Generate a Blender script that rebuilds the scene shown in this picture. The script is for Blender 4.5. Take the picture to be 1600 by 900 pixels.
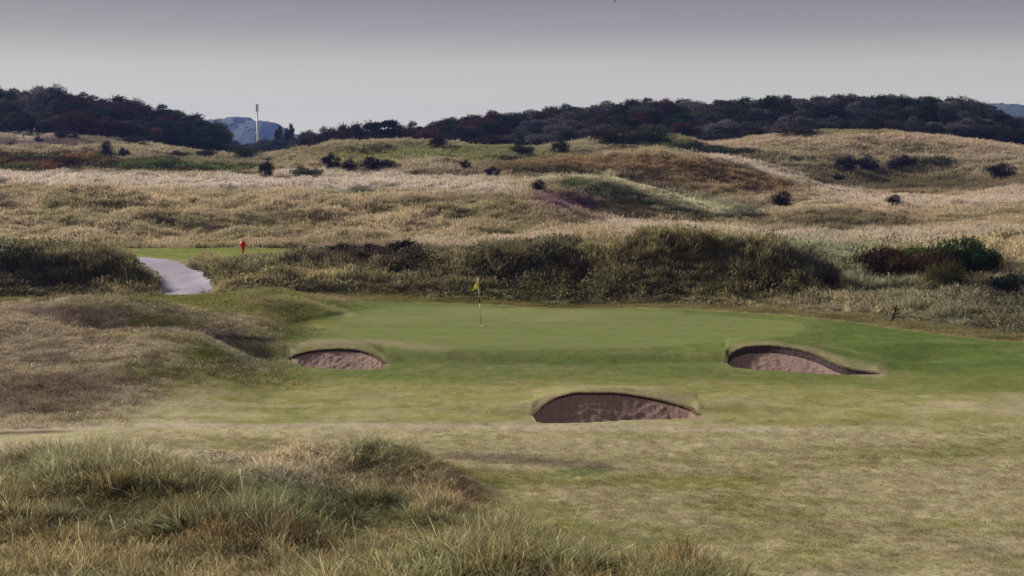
import bpy, math, random
import numpy as np
R = math.radians
rng = np.random.default_rng(11)
random.seed(11)
for o in list(bpy.data.objects): bpy.data.objects.remove(o)
S = bpy.context.scene
COL = S.collection

# ------------------------------------------------------------------ camera
F = 2462.0                      # focal length in pixels of the 1600 px wide photograph
H = 7.9                         # eye height above the putting green
TH = math.atan((450-235)/F)     # pitch below the horizon
cd = bpy.data.cameras.new('camera'); cam = bpy.data.objects.new('camera', cd); COL.objects.link(cam)
cam.location = (0, 0, H); cam.rotation_euler = (math.pi/2-TH, 0, 0)
cd.sensor_width = 36; cd.lens = F/1600*36; cd.clip_start = 0.2; cd.clip_end = 30000
S.camera = cam

# ------------------------------------------------------------------ sky, sun, exposure
SUN_AZ, SUN_EL = -50, 25        # degrees: left of the view direction, ahead of the camera; height
SUN_STR, SKY_STR = 5.0, 0.09
w = bpy.data.worlds.new('World'); S.world = w; w.use_nodes = True
nt = w.node_tree; nt.nodes.clear()
out = nt.nodes.new('ShaderNodeOutputWorld'); bg = nt.nodes.new('ShaderNodeBackground')
sky = nt.nodes.new('ShaderNodeTexSky'); sky.sky_type = 'NISHITA'; sky.sun_disc = False
sky.sun_elevation = R(SUN_EL); sky.sun_rotation = R(SUN_AZ); sky.dust_density = 4.0; sky.air_density = 1.0
tc = nt.nodes.new('ShaderNodeTexCoord'); sp = nt.nodes.new('ShaderNodeSeparateXYZ')
nt.links.new(tc.outputs['Generated'], sp.inputs[0])
ramp = nt.nodes.new('ShaderNodeValToRGB')
mr = nt.nodes.new('ShaderNodeMapRange'); mr.inputs[1].default_value = 0.0; mr.inputs[2].default_value = 0.2
nt.links.new(sp.outputs['Z'], mr.inputs[0]); nt.links.new(mr.outputs[0], ramp.inputs[0])
el = ramp.color_ramp.elements
SKYC = [(0.0, (6.7,6.1,4.6)), (0.08, (5.9,5.45,4.25)), (0.17, (5.35,5.0,3.98)), (0.27, (4.5,4.2,3.6)), (0.376, (2.7,2.52,2.45)), (0.47, (1.98,1.8,1.9)), (1.0, (2.1,1.95,2.05))]
while len(el) < len(SKYC): el.new(0.5)
for e, (p, c) in zip(el, SKYC): e.position = p; e.color = (*c, 1)
# a thin even overcast veil over the clear-sky model
cn = nt.nodes.new('ShaderNodeTexNoise'); cn.inputs['Scale'].default_value = 2.2; cn.inputs['Detail'].default_value = 3
cm = nt.nodes.new('ShaderNodeMapping'); cm.inputs['Scale'].default_value = (1, 1, 9)
nt.links.new(tc.outputs['Generated'], cm.inputs[0]); nt.links.new(cm.outputs[0], cn.inputs['Vector'])
cr = nt.nodes.new('ShaderNodeMapRange'); cr.inputs[3].default_value = 0.95; cr.inputs[4].default_value = 1.05
nt.links.new(cn.outputs[0], cr.inputs[0])
vm = nt.nodes.new('ShaderNodeVectorMath'); vm.operation = 'SCALE'
nt.links.new(ramp.outputs[0], vm.inputs[0]); nt.links.new(cr.outputs[0], vm.inputs['Scale'])
mx = nt.nodes.new('ShaderNodeMixRGB'); mx.inputs[0].default_value = 0.94
nt.links.new(sky.outputs[0], mx.inputs[1]); nt.links.new(vm.outputs[0], mx.inputs[2])
nt.links.new(mx.outputs[0], bg.inputs[0]); bg.inputs[1].default_value = SKY_STR
nt.links.new(bg.outputs[0], out.inputs[0])
sl = bpy.data.lights.new('sun', 'SUN'); so = bpy.data.objects.new('sun', sl); COL.objects.link(so)
sl.energy = SUN_STR; sl.angle = R(5); sl.color = (1.0, 0.965, 0.92)
sd = (math.sin(R(SUN_AZ))*math.cos(R(SUN_EL)), math.cos(R(SUN_AZ))*math.cos(R(SUN_EL)), math.sin(R(SUN_EL)))
from mathutils import Vector
so.rotation_euler = Vector(sd).to_track_quat('Z', 'Y').to_euler(); so.location = (-60, 40, 60)
S.view_settings.view_transform = 'Standard'; S.view_settings.look = 'None'
S.view_settings.exposure = 0.52; S.view_settings.gamma = 1.0; S.view_settings.use_curve_mapping = False

# ------------------------------------------------------------------ helpers
def lin(r, g, b): return tuple(((c/255)/12.92 if c/255 <= .04045 else ((c/255+.055)/1.055)**2.4) for c in (r, g, b))
def tag(o, label=None, cat=None, group=None, kind=None):
    if label: o['label'] = label
    if cat: o['category'] = cat
    if group: o['group'] = group
    if kind: o['kind'] = kind
    return o
def link(name, me, parent=None):
    o = bpy.data.objects.new(name, me); COL.objects.link(o)
    if parent is not None: o.parent = parent
    return o
def empty(name, loc, rz=0.0):
    o = bpy.data.objects.new(name, None); COL.objects.link(o); o.location = loc; o.rotation_euler = (0, 0, rz); o.empty_display_size = .3
    return o
def mesh_np(name, V, Q, mat=None, smooth=False):
    """V (n,3), Q (m,4) or (m,3)"""
    V = np.asarray(V, np.float32); Q = np.asarray(Q, np.int32)
    me = bpy.data.meshes.new(name); k = Q.shape[1]
    me.vertices.add(len(V)); me.vertices.foreach_set('co', V.ravel())
    me.loops.add(Q.size); me.loops.foreach_set('vertex_index', Q.ravel())
    me.polygons.add(len(Q)); me.polygons.foreach_set('loop_start', np.arange(len(Q), dtype=np.int32)*k)
    me.polygons.foreach_set('loop_total', np.full(len(Q), k, np.int32))
    if smooth: me.polygons.foreach_set('use_smooth', np.ones(len(Q), bool))
    me.update(calc_edges=True)
    if mat: me.materials.append(mat)
    return me
def vcol(me, name, C):
    a = me.attributes.new(name, 'FLOAT_COLOR', 'POINT')
    C = np.concatenate([C, np.ones((len(C), 1))], 1).astype(np.float32)
    a.data.foreach_set('color', C.ravel())
class MB:
    """collects lathes and tubes into one mesh"""
    def __init__(s): s.v = []; s.f = []
    def tube(s, pts, rad, n=8, cap=True):
        pts = [Vector(p) for p in pts]; base = len(s.v)
        for i, p in enumerate(pts):
            d = (pts[min(i+1, len(pts)-1)]-pts[max(i-1, 0)]).normalized()
            a = d.cross(Vector((0, 1, 0.01))).normalized(); b = d.cross(a)
            for k in range(n):
                t = 2*math.pi*k/n; s.v.append(p+rad[i]*(a*math.cos(t)+b*math.sin(t)))
        for i in range(len(pts)-1):
            for k in range(n):
                k2 = (k+1) % n; A = base+i*n
                s.f.append((A+k, A+k2, A+n+k2, A+n+k))
        if cap:
            s.f.append(tuple(base+k for k in range(n))[::-1]); s.f.append(tuple(base+(len(pts)-1)*n+k for k in range(n)))
        return s
    def box(s, c, d):
        b = len(s.v)
        for x in (-1, 1):
            for y in (-1, 1):
                for z in (-1, 1): s.v.append(Vector((c[0]+x*d[0]/2, c[1]+y*d[1]/2, c[2]+z*d[2]/2)))
        for q in ((0,1,3,2),(4,6,7,5),(0,4,5,1),(2,3,7,6),(0,2,6,4),(1,5,7,3)): s.f.append(tuple(b+i for i in q))
        return s
    def build(s, name, mat, parent=None, smooth=True):
        me = bpy.data.meshes.new(name); me.from_pydata([tuple(v) for v in s.v], [], s.f); me.update()
        for p in me.polygons: p.use_smooth = smooth
        me.materials.append(mat)
        return link(name, me, parent)

def pchip(xk, yk, x):
    """monotone cubic; yk may be (K,) or (K, n) interpolated along axis 0"""
    xk = np.asarray(xk, float); yk = np.asarray(yk, float); x = np.clip(np.asarray(x, float), xk[0], xk[-1])
    h = np.diff(xk); hh = h.reshape((-1,)+(1,)*(yk.ndim-1)); d = np.diff(yk, axis=0)/hh
    m = np.zeros_like(yk)
    if len(xk) > 2:
        w1 = 2*hh[1:]+hh[:-1]; w2 = hh[1:]+2*hh[:-1]
        with np.errstate(divide='ignore', invalid='ignore'):
            mm = (w1+w2)/(w1/d[:-1]+w2/d[1:])
        m[1:-1] = np.where(d[:-1]*d[1:] > 0, mm, 0)
    m[0] = d[0]; m[-1] = d[-1]
    i = np.clip(np.searchsorted(xk, x, side='right')-1, 0, len(h)-1)
    sh = x.shape+(1,)*(yk.ndim-1)
    t = ((x-xk[i])/h[i]).reshape(sh); H_ = h[i].reshape(sh)
    return ((2*t**3-3*t**2+1)*yk[i]+(t**3-2*t**2+t)*H_*m[i]+(-2*t**3+3*t**2)*yk[i+1]+(t**3-t**2)*H_*m[i+1])
PT = np.random.default_rng(5).random(65536)
def vnoise(x, y, seed=0):
    xi = np.floor(x).astype(np.int64); yi = np.floor(y).astype(np.int64); xf = x-xi; yf = y-yi
    u = xf*xf*xf*(xf*(xf*6-15)+10); v = yf*yf*yf*(yf*(yf*6-15)+10)
    def hsh(a, b): return PT[((a*73856093) ^ (b*19349663) ^ (seed*83492791+a*b*31)) & 65535]
    return (hsh(xi, yi)*(1-u)+hsh(xi+1, yi)*u)*(1-v)+(hsh(xi, yi+1)*(1-u)+hsh(xi+1, yi+1)*u)*v
def fbm(x, y, oct=4, seed=0, gain=.5):
    s = 0; a = 1; n = 0
    for i in range(oct):
        s = s+a*vnoise(x*2**i+17.3*i, y*2**i+9.1*i, seed+i); n += a; a *= gain
    return s/n                       # 0..1, mean .5
def ss(a, b, x): t = np.clip((x-a)/(b-a), 0, 1); return t*t*(3-2*t)
ct, st = math.cos(TH), math.sin(TH)
def P(px, py, Y):
    """point seen at pixel (px,py) of the photograph at ground distance Y"""
    u = (np.asarray(px, float)-800)/F; v = (450-np.asarray(py, float))/F
    t = Y/(ct+v*st)
    return u*t, Y+0*u, H+t*(-st+v*ct)
def proj(x, y, z):
    yc = y*ct-(z-H)*st; zc = y*st+(z-H)*ct
    yc = np.maximum(yc, 1e-3)
    return 800+F*x/yc, 450-F*zc/yc

# ------------------------------------------------------------------ terrain: surveyed cross lines (distance: [(px, py), ...])
FL = {Y: 235+H*F/Y*0.996 for Y in range(1, 400)}
def fl(Y, z=0.0):
    return float(proj(0.0, float(Y), z)[1])
LINES = [
 (20, [(0,960),(300,960),(450,935),(600,905),(700,885),(800,885),(1000,912),(1200,975),(1350,1090),(1600,1130)]),
 (24, [(0,890),(300,896),(420,904),(480,915),(600,900),(700,888),(790,868),(850,874),(900,882),(1050,900),(1200,925),(1300,985),(1400,1020),(1600,1022)]),
 (27.5, [(0,800),(200,796),(320,794),(400,812),(500,856),(600,886),(700,890),(760,896),(850,920),(1000,925),(1300,930)]),
 (31, [(0,730),(120,727),(270,737),(350,752),(420,784),(500,812),(600,826),(700,832),(760,844),(850,855),(1600,fl(31))]),
 (33.5, [(0,735),(270,747),(350,758),(420,774),(500,782),(600,786),(700,796),(780,808),(1600,fl(33.5))]),
 (36.5, [(0,730),(300,736),(400,728),(480,712),(560,700),(640,704),(690,722),(740,750),(800,766),(1600,fl(36.5))]),
 (40, [(0,706),(300,708),(400,712),(560,718),(700,722),(850,724),(1600,fl(40))]),
 (46, [(0,662),(200,660),(400,660),(1600,fl(46))]),
 (50, [(0,602),(200,606),(300,612),(350,617),(430,625),(1600,fl(50))]),
 (56, [(0,537),(150,532),(250,530),(310,537),(350,550),(400,571),(450,582),(1340,583),(1600,580)]),
 (59, [(0,505),(150,520),(250,522),(300,526),(330,536),(380,555),(440,566),(1340,564),(1600,562)]),
 (63, [(0,479),(100,474),(170,473),(240,478),(310,492),(370,508),(440,530),(500,538),(560,537),(700,536),(1150,536),(1300,538),(1600,541)]),
 (68, [(0,500),(240,503),(300,508),(350,498),(400,496),(440,505),(500,514),(1240,514),(1400,518),(1600,524)]),
 (74, [(0,495),(240,483),(300,474),(350,464),(400,459),(450,465),(500,477),(540,487),(580,490),(1000,490),(1200,494),(1400,495),(1600,500)]),
 (80, [(0,474),(240,467),(330,460),(430,456),(540,464),(620,468),(760,471),(900,476),(1060,474),(1200,476),(1300,478),(1400,470),(1600,462)]),
 (84, [(0,452),(150,456),(225,461),(285,459),(325,457),(345,448),(450,440),(540,442),(620,444),(760,446),(900,448),(1050,434),(1200,440),(1300,448),(1400,446),(1600,430)]),
 (87.5, [(0,396),(150,402),(200,418),(226,445),(285,447),(318,443),(342,428),(400,416),(500,410),(620,411),(700,408),(760,402),(830,396),(890,392),(970,395),(1025,376),(1150,378),(1220,396),(1300,430),(1400,420),(1600,398)]),
 (92, [(0,388),(100,392),(180,403),(205,414),(228,428),(300,428),(322,420),(345,414),(400,408),(500,404),(620,404),(700,402),(800,394),(900,387),(970,390),(1025,373),(1150,375),(1220,390),(1300,408),(1400,400),(1600,384)]),
 (97, [(0,400),(150,404),(215,406),(300,406),(400,404),(640,403),(760,400),(900,400),(1100,394),(1200,392),(1400,392),(1600,380)]),
 (107, [(0,388),(620,388.5),(800,388),(950,385),(1050,378),(1200,376),(1400,373),(1600,367)]),
 (113, [(0,383),(200,383),(640,384),(800,380),(900,375),(960,370),(1100,366),(1200,370),(1300,366),(1400,366),(1600,362)]),
 (130, [(0,333),(200,336),(400,338),(640,337),(760,337),(850,340),(920,355),(980,364),(1100,362),(1190,364),(1300,364),(1400,362),(1600,352)]),
 (145, [(0,300),(400,303),(700,303),(800,305),(850,312),(900,328),(960,347),(1040,354),(1150,356),(1190,350),(1250,334),(1325,332),(1400,343),(1440,354),(1600,346)]),
 (160, [(0,292),(400,296),(600,297),(760,297),(820,291),(865,284),(945,281),(1000,299),(1050,320),(1125,338),(1190,350),(1300,350),(1400,346),(1600,334)]),
 (178, [(0,284),(500,286),(700,286),(800,290),(880,296),(950,298),(1000,302),(1080,312),(1150,318),(1250,322),(1350,324),(1450,324),(1600,320)]),
 (200, [(0,275),(390,278),(500,274),(560,272),(620,268),(700,268),(780,262),(820,258),(900,252),(1025,244),(1100,249),(1150,259),(1200,272),(1250,287),(1300,302),(1375,318),(1450,318),(1520,314),(1600,306)]),
 (216, [(0,250),(100,250),(200,255),(300,262),(390,270),(450,266),(500,264),(600,266),(700,266),(840,262),(1000,262),(1120,264),(1200,284),(1300,306),(1350,308),(1500,304),(1600,294)]),
 (235, [(0,246),(200,250),(300,252),(400,254),(450,248),(500,243),(560,240),(620,240),(700,246),(780,246),(840,245),(900,244),(1000,244),(1100,248),(1200,254),(1300,268),(1400,276),(1500,274),(1600,262)]),
 (255, [(0,232),(200,240),(300,243),(400,248),(450,240),(500,233),(560,226),(620,225),(700,231),(800,236),(900,231),(960,230),(1100,240),(1200,236),(1300,235),(1400,238),(1600,246)]),
 (275, [(0,217),(100,219),(150,224),(250,234),(350,245),(430,247),(500,244),(620,236),(800,238),(880,228),(940,216),(1000,211),(1060,216),(1110,230),(1180,219),(1240,212),(1300,209.5),(1400,212),(1500,220),(1600,233)]),
 (288, [(0,213),(60,213),(120,217),(170,222),(250,232),(350,245),(450,250),(700,240),(900,233),(1000,228),(1180,225),(1300,216),(1500,226),(1600,238)]),
 (315, [(0,205),(150,207),(250,220),(330,240),(400,250),(600,246),(700,232),(830,222),(900,215),(1000,208),(1200,203),(1400,202),(1500,208),(1600,225)]),
 (345, [(0,188),(150,192),(250,210),(330,238),(400,250),(600,246),(700,222),(830,206),(900,199),(1000,190),(1200,186),(1400,184),(1500,192),(1600,215)]),
 (380, [(0,200),(150,205),(250,220),(330,244),(400,250),(600,248),(700,240),(1000,215),(1400,205),(1600,225)]),
]
PLAIN = [(0, 5.6), (8, 4.2), (14, 2.6)]      # under and before the camera: heights
NF = 24
COLS = np.unique(np.concatenate([np.linspace(-1.3, -.36, 50), np.arange(-.36, .36, 2.2/F), np.linspace(.36, 1.3, 50)]))
rows = [-30, -20, -12, -6, -2]; y = 0.0
while y < 400:
    rows.append(y)
    step = y*y/19450*1.7
    if 44 < y < 62: step = y*y/19450*1.2
    y += min(max(step, .07 if y > 17 else .5), 1.4 if y < 300 else 3)
rows += [410, 430, 460, 500, 560, 640, 760, 900, 1100, 1400, 1800, 2300, 3000]
ROWS = np.array(rows, float)
KY = []; KZ = []
for Y, z in PLAIN: KY.append(Y); KZ.append(np.full(len(COLS), z)-(0.5*np.clip(COLS*2, -1, 1)))
for Y, pts in LINES:
    px = np.array([p[0] for p in pts]); py = np.array([p[1] for p in pts])
    x, _, z = P(px, py, Y)
    KY.append(Y); KZ.append(pchip(x/Y, z, np.clip(COLS, (x/Y)[0]-.0001, (x/Y)[-1])))
KY += [460, 700, 1500, 3000]; KZ += [np.full(len(COLS), v) for v in (5.5, 4.5, 2.0, 2.0)]
KZ = np.array(KZ)
GZ = pchip(KY, KZ, ROWS)                    # (rows, cols)
GY = np.repeat(ROWS[:, None], len(COLS), 1)
WID = np.maximum(ROWS, 14.0)
def gx(a, Y): return a*np.maximum(Y, 14.0)
GX = gx(COLS[None, :], GY)
# small relief
amp = np.interp(ROWS, [0, 20, 40, 45, 60, 80, 84, 95, 97, 107, 112, 200, 300, 3000], [.25,.3,.12,.04,.055,.09,.32,.28,.05,.03,.55,1.15,1.2,1.5])[:, None]
leftrough = 1+2.2*ss(440, 250, 800+F*COLS)[None, :]*(((GY > 42) & (GY < 82)))
GZ = GZ+amp*leftrough*((fbm(GX/3.1, GY/3.1, 4, 3)-.5)*1.0+(fbm(GX/13, GY/16, 3, 8)-.5)*np.where((GX > -3) & (GY > 120), .7, 1.3)*(GY > 100)*(GY < 262)+(fbm(GX/1.1, GY/1.1, 3, 31)-.5)*.25)
# grey-green tussocky breaks in the slopes beyond the tee
GZ = GZ+ ss(112, 118, GY)*(GY < 262)*np.where(GX > 0, .4, .8)*((1-np.abs(fbm(GX/12+GY/40, GY/9, 3, 44)-.5)*5).clip(0, 1)-.3)
for (bp, bY, rx, ry, hh_) in [(170,63.5,150,1.3,.30),(230,60.2,120,1.1,-.40),(240,57.3,110,1.2,.28),(60,58.5,90,1.2,.2),(120,53.5,90,1.6,-.15),(395,60.5,45,1.6,-.32),(380,65.5,60,.8,.30),(430,76,50,1.6,.25),(470,70.5,40,1.6,-.15),(60,50.5,120,1.2,.14),(900,42.5,130,.8,.10),(900,59.2,190,.9,-.12),(1050,57,60,1.5,.08),(1450,60,70,1.3,-.22),(1440,63,90,1.0,.14),(700,60.5,60,1.2,.10),(1020,86,60,1.6,.15),(940,162,90,4,.35),(1050,160,50,4,.3),(960,150,100,6,-.9),(1090,148,60,6,-.6),(1040,200,110,5,.4),(1000,184,150,8,-1.0),(1180,190,60,8,-.7),(1240,203,60,5,.4),(1300,263,200,12,.3),(1340,236,170,10,-1.2),(1300,144,90,3.5,.35),(1300,134,110,5,-.5),(1300,157,120,5,-.7),(650,207,90,5,.5),(620,190,130,8,-.7),(600,240,110,10,-.7),(280,240,130,9,-.6),(850,226,80,7,-.7),(300,125,120,6,-.5),(620,122,90,6,-.4),(120,138,90,5,.5),(450,136,80,5,.5),(800,132,70,6,.4),(30,120,80,5,.3)]:
    GZ = GZ+hh_*np.exp(-((800+F*COLS[None, :]-bp)/rx)**2-((GY-bY)/ry)**2)
def hgt0(x, Y):                              # bilinear on the grid
    Y = np.asarray(Y, float); x = np.asarray(x, float); a = x/np.maximum(Y, 14.0)
    j = np.clip(np.searchsorted(COLS, a)-1, 0, len(COLS)-2); i = np.clip(np.searchsorted(ROWS, Y)-1, 0, len(ROWS)-2)
    u = np.clip((a-COLS[j])/(COLS[j+1]-COLS[j]), 0, 1); v = np.clip((Y-ROWS[i])/(ROWS[i+1]-ROWS[i]), 0, 1)
    return (GZ[i, j]*(1-u)+GZ[i, j+1]*u)*(1-v)+(GZ[i+1, j]*(1-u)+GZ[i+1, j+1]*u)*v

# ---- bunkers: front edge and back edge as seen, and how deep the pit runs
BUNK = [
 dict(front=[(451,562),(457,568),(470,572),(500,575),(540,577),(580,577.5),(595,576),(599,570)],
      back=[(451,561),(457,557),(470,552),(500,546.5),(530,545),(555,546.5),(580,553),(593,561),(599,569)], depth=3.4, face=.06, sink=.75, spread=2.2, mound=.12),
 dict(front=[(832,652),(837,659),(850,661.5),(900,661),(980,657),(1040,655),(1080,653),(1090,650)],
      back=[(832,650),(840,640),(855,628),(875,619),(905,613.5),(950,613.5),(1000,619),(1050,630),(1080,640),(1090,649)], depth=3.0, face=.035, sink=.8, spread=1.8, mound=.03),
 dict(front=[(1134,568),(1142,573),(1165,576),(1220,580),(1280,584),(1330,585.5),(1372,585)],
      back=[(1134,567),(1138,556),(1150,547),(1170,541.5),(1200,540),(1240,545),(1275,555),(1300,567),(1325,576),(1350,580),(1372,584)], depth=3.6, face=.24, sink=.8, spread=2.4, mound=.03),
]
for B in BUNK:
    fp = np.array(B['front'], float); bp = np.array(B['back'], float)
    n = 140; s = (1-np.cos(np.linspace(0, math.pi, n)))/2
    px = fp[0, 0]+(fp[-1, 0]-fp[0, 0])*s
    fy = pchip(fp[:, 0], fp[:, 1], px); by = pchip(bp[:, 0], bp[:, 1], px)
    # front edge lies on the turf: walk the ray
    Ys = np.arange(40, 75, .02)
    Yf = np.zeros(n); 
    for k in range(n):
        x, _, z = P(px[k], fy[k], Ys); hit = np.argmax(z < hgt0(x, Ys)); Yf[k] = Ys[hit]
    prof = np.clip((fy-by)/(fy-by).max(), 0, 1)
    Yb = Yf+.06+B['depth']*prof**.8
    xf, _, zf = P(px, fy, Yf); xb, _, zb = P(px, by, Yb)
    B.update(px=px, a=xf/Yf, ab=xb/Yb, xf=xf, Yf=Yf, zf=hgt0(xf, Yf), xb=xb, Yb=Yb, zb=zb, dz=zb-hgt0(xb, Yb))
SNAPPED = np.zeros(GZ.shape, bool); HOLE = np.zeros((len(ROWS)-1, len(COLS)-1), bool)
BRIM = np.zeros(GZ.shape)
for B in BUNK:
    a = B['a']; aL, aR = a[0], a[-1]; wdt = aR-aL
    ac = np.clip(COLS, aL, aR)
    Yb = np.interp(ac, a, B['Yb']); Yf = np.interp(ac, a, B['Yf']); dz = np.interp(ac, a, B['dz'])
    edge = np.exp(-(np.maximum(aL-COLS, 0)+np.maximum(COLS-aR, 0))**2/(wdt*.07)**2)
    # swelling of turf behind the back edge, running out beside the pit
    
    inside = ((COLS > aL) & (COLS < aR))
    dzc = dz[None, :]*edge[None, :]
    din = np.where(inside, dz, 0); kk = np.arange(-24, 25); kern = np.exp(-(kk*2.2/F/(wdt*.06))**2); dzs = np.convolve(din, kern/kern.sum(), 'same')[None, :]
    d = GY-Yb[None, :]
    fall = np.where(d >= 0, np.exp(-(d/.9)**2), np.exp(-(d/(.35+.5*np.maximum(Yb-Yf, .1)[None, :]))**2))
    GZ = GZ+np.where(d >= 0, dzc*np.exp(-(d/.22)**2)+dzs*(np.exp(-(d/.9)**2)-np.exp(-(d/.22)**2)), dzc*fall)
    mid = np.interp(.42, [0, 1], [aL, aR]); gw = np.exp(-((COLS-mid)/(wdt*.8))**2)[None, :]
    GZ = GZ+(dz.max()*1.05+B['mound'])*gw*np.where(d > 0, (1-np.exp(-(d/.9)**2))*np.exp(-(d/2.7)**2), 0)
    BRIM = np.maximum(BRIM, np.exp(-(np.maximum(d, 0)/1.4)**2)*np.exp(-(np.minimum(d, 0)/2.2)**2)*edge[None, :])
    for j in np.nonzero(inside)[0]:
        if Yb[j]-Yf[j] < .25: continue
        i0 = int(np.argmin(np.abs(ROWS-Yf[j]))); i1 = int(np.argmin(np.abs(ROWS-Yb[j])))
        if i1 <= i0: continue
        xf = gx(COLS[j], Yf[j]); GY[i0, j] = Yf[j]; GZ[i0, j] = np.interp(COLS[j], a, B['zf']); GX[i0, j] = xf
        GY[i1, j] = Yb[j]; GZ[i1, j] = np.interp(COLS[j], B['ab'], B['zb']); GX[i1, j] = gx(COLS[j], Yb[j])
        HOLE[i0:i1, j] |= True
        SNAPPED[i0+1:i1, j] = True
    # faces on either side of a kept column stay
    HOLE[:, :-1] &= True
def hole_fix():
    global HOLE
    H2 = HOLE.copy(); H2[:, :] = HOLE & np.roll(HOLE, -1, 1)
    HOLE = H2
hole_fix()
hgt = hgt0
def in_bunker(x, Y, m=.15):
    r = np.zeros(np.shape(x), bool)
    for B in BUNK:
        a = x/Y; ins = (a > B['a'][0]-m/50) & (a < B['a'][-1]+m/50)
        yf = np.interp(a, B['a'], B['Yf']); yb = np.interp(a, B['a'], B['Yb'])
        r |= ins & (Y > yf-m) & (Y < yb+m)
    return r

# ---- the track through the gap in the bank
TRK = np.array([(296,82.6),(291,83.4),(287,84.6),(280,88.0),(266,91.6),(240,94.6),(205,96.9),(150,98.8),(60,100.5),(-60,102)])
tx = (TRK[:, 0]-800)/F*TRK[:, 1]*ct; ty = TRK[:, 1]
tt = np.linspace(0, len(tx)-1, 160)
TX = pchip(np.arange(len(tx)), tx, tt); TY = pchip(np.arange(len(tx)), ty, tt)
TWD = np.interp(tt, [0, 2, 4, 6, 9], [1.3, 1.36, 1.5, 1.7, 1.6])
def track_dist(x, Y):
    x = np.asarray(x); d = np.full(x.shape, 1e9)
    m = (Y > 70) & (Y < 106) & (x < -5) & (x > -60)
    if m.any():
        xx = x[m]; yy = Y[m]; dd = np.full(xx.shape, 1e9)
        for k in range(0, 160, 2): dd = np.minimum(dd, np.hypot(xx-TX[k], yy-TY[k]))
        d[m] = dd
    return d

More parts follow.
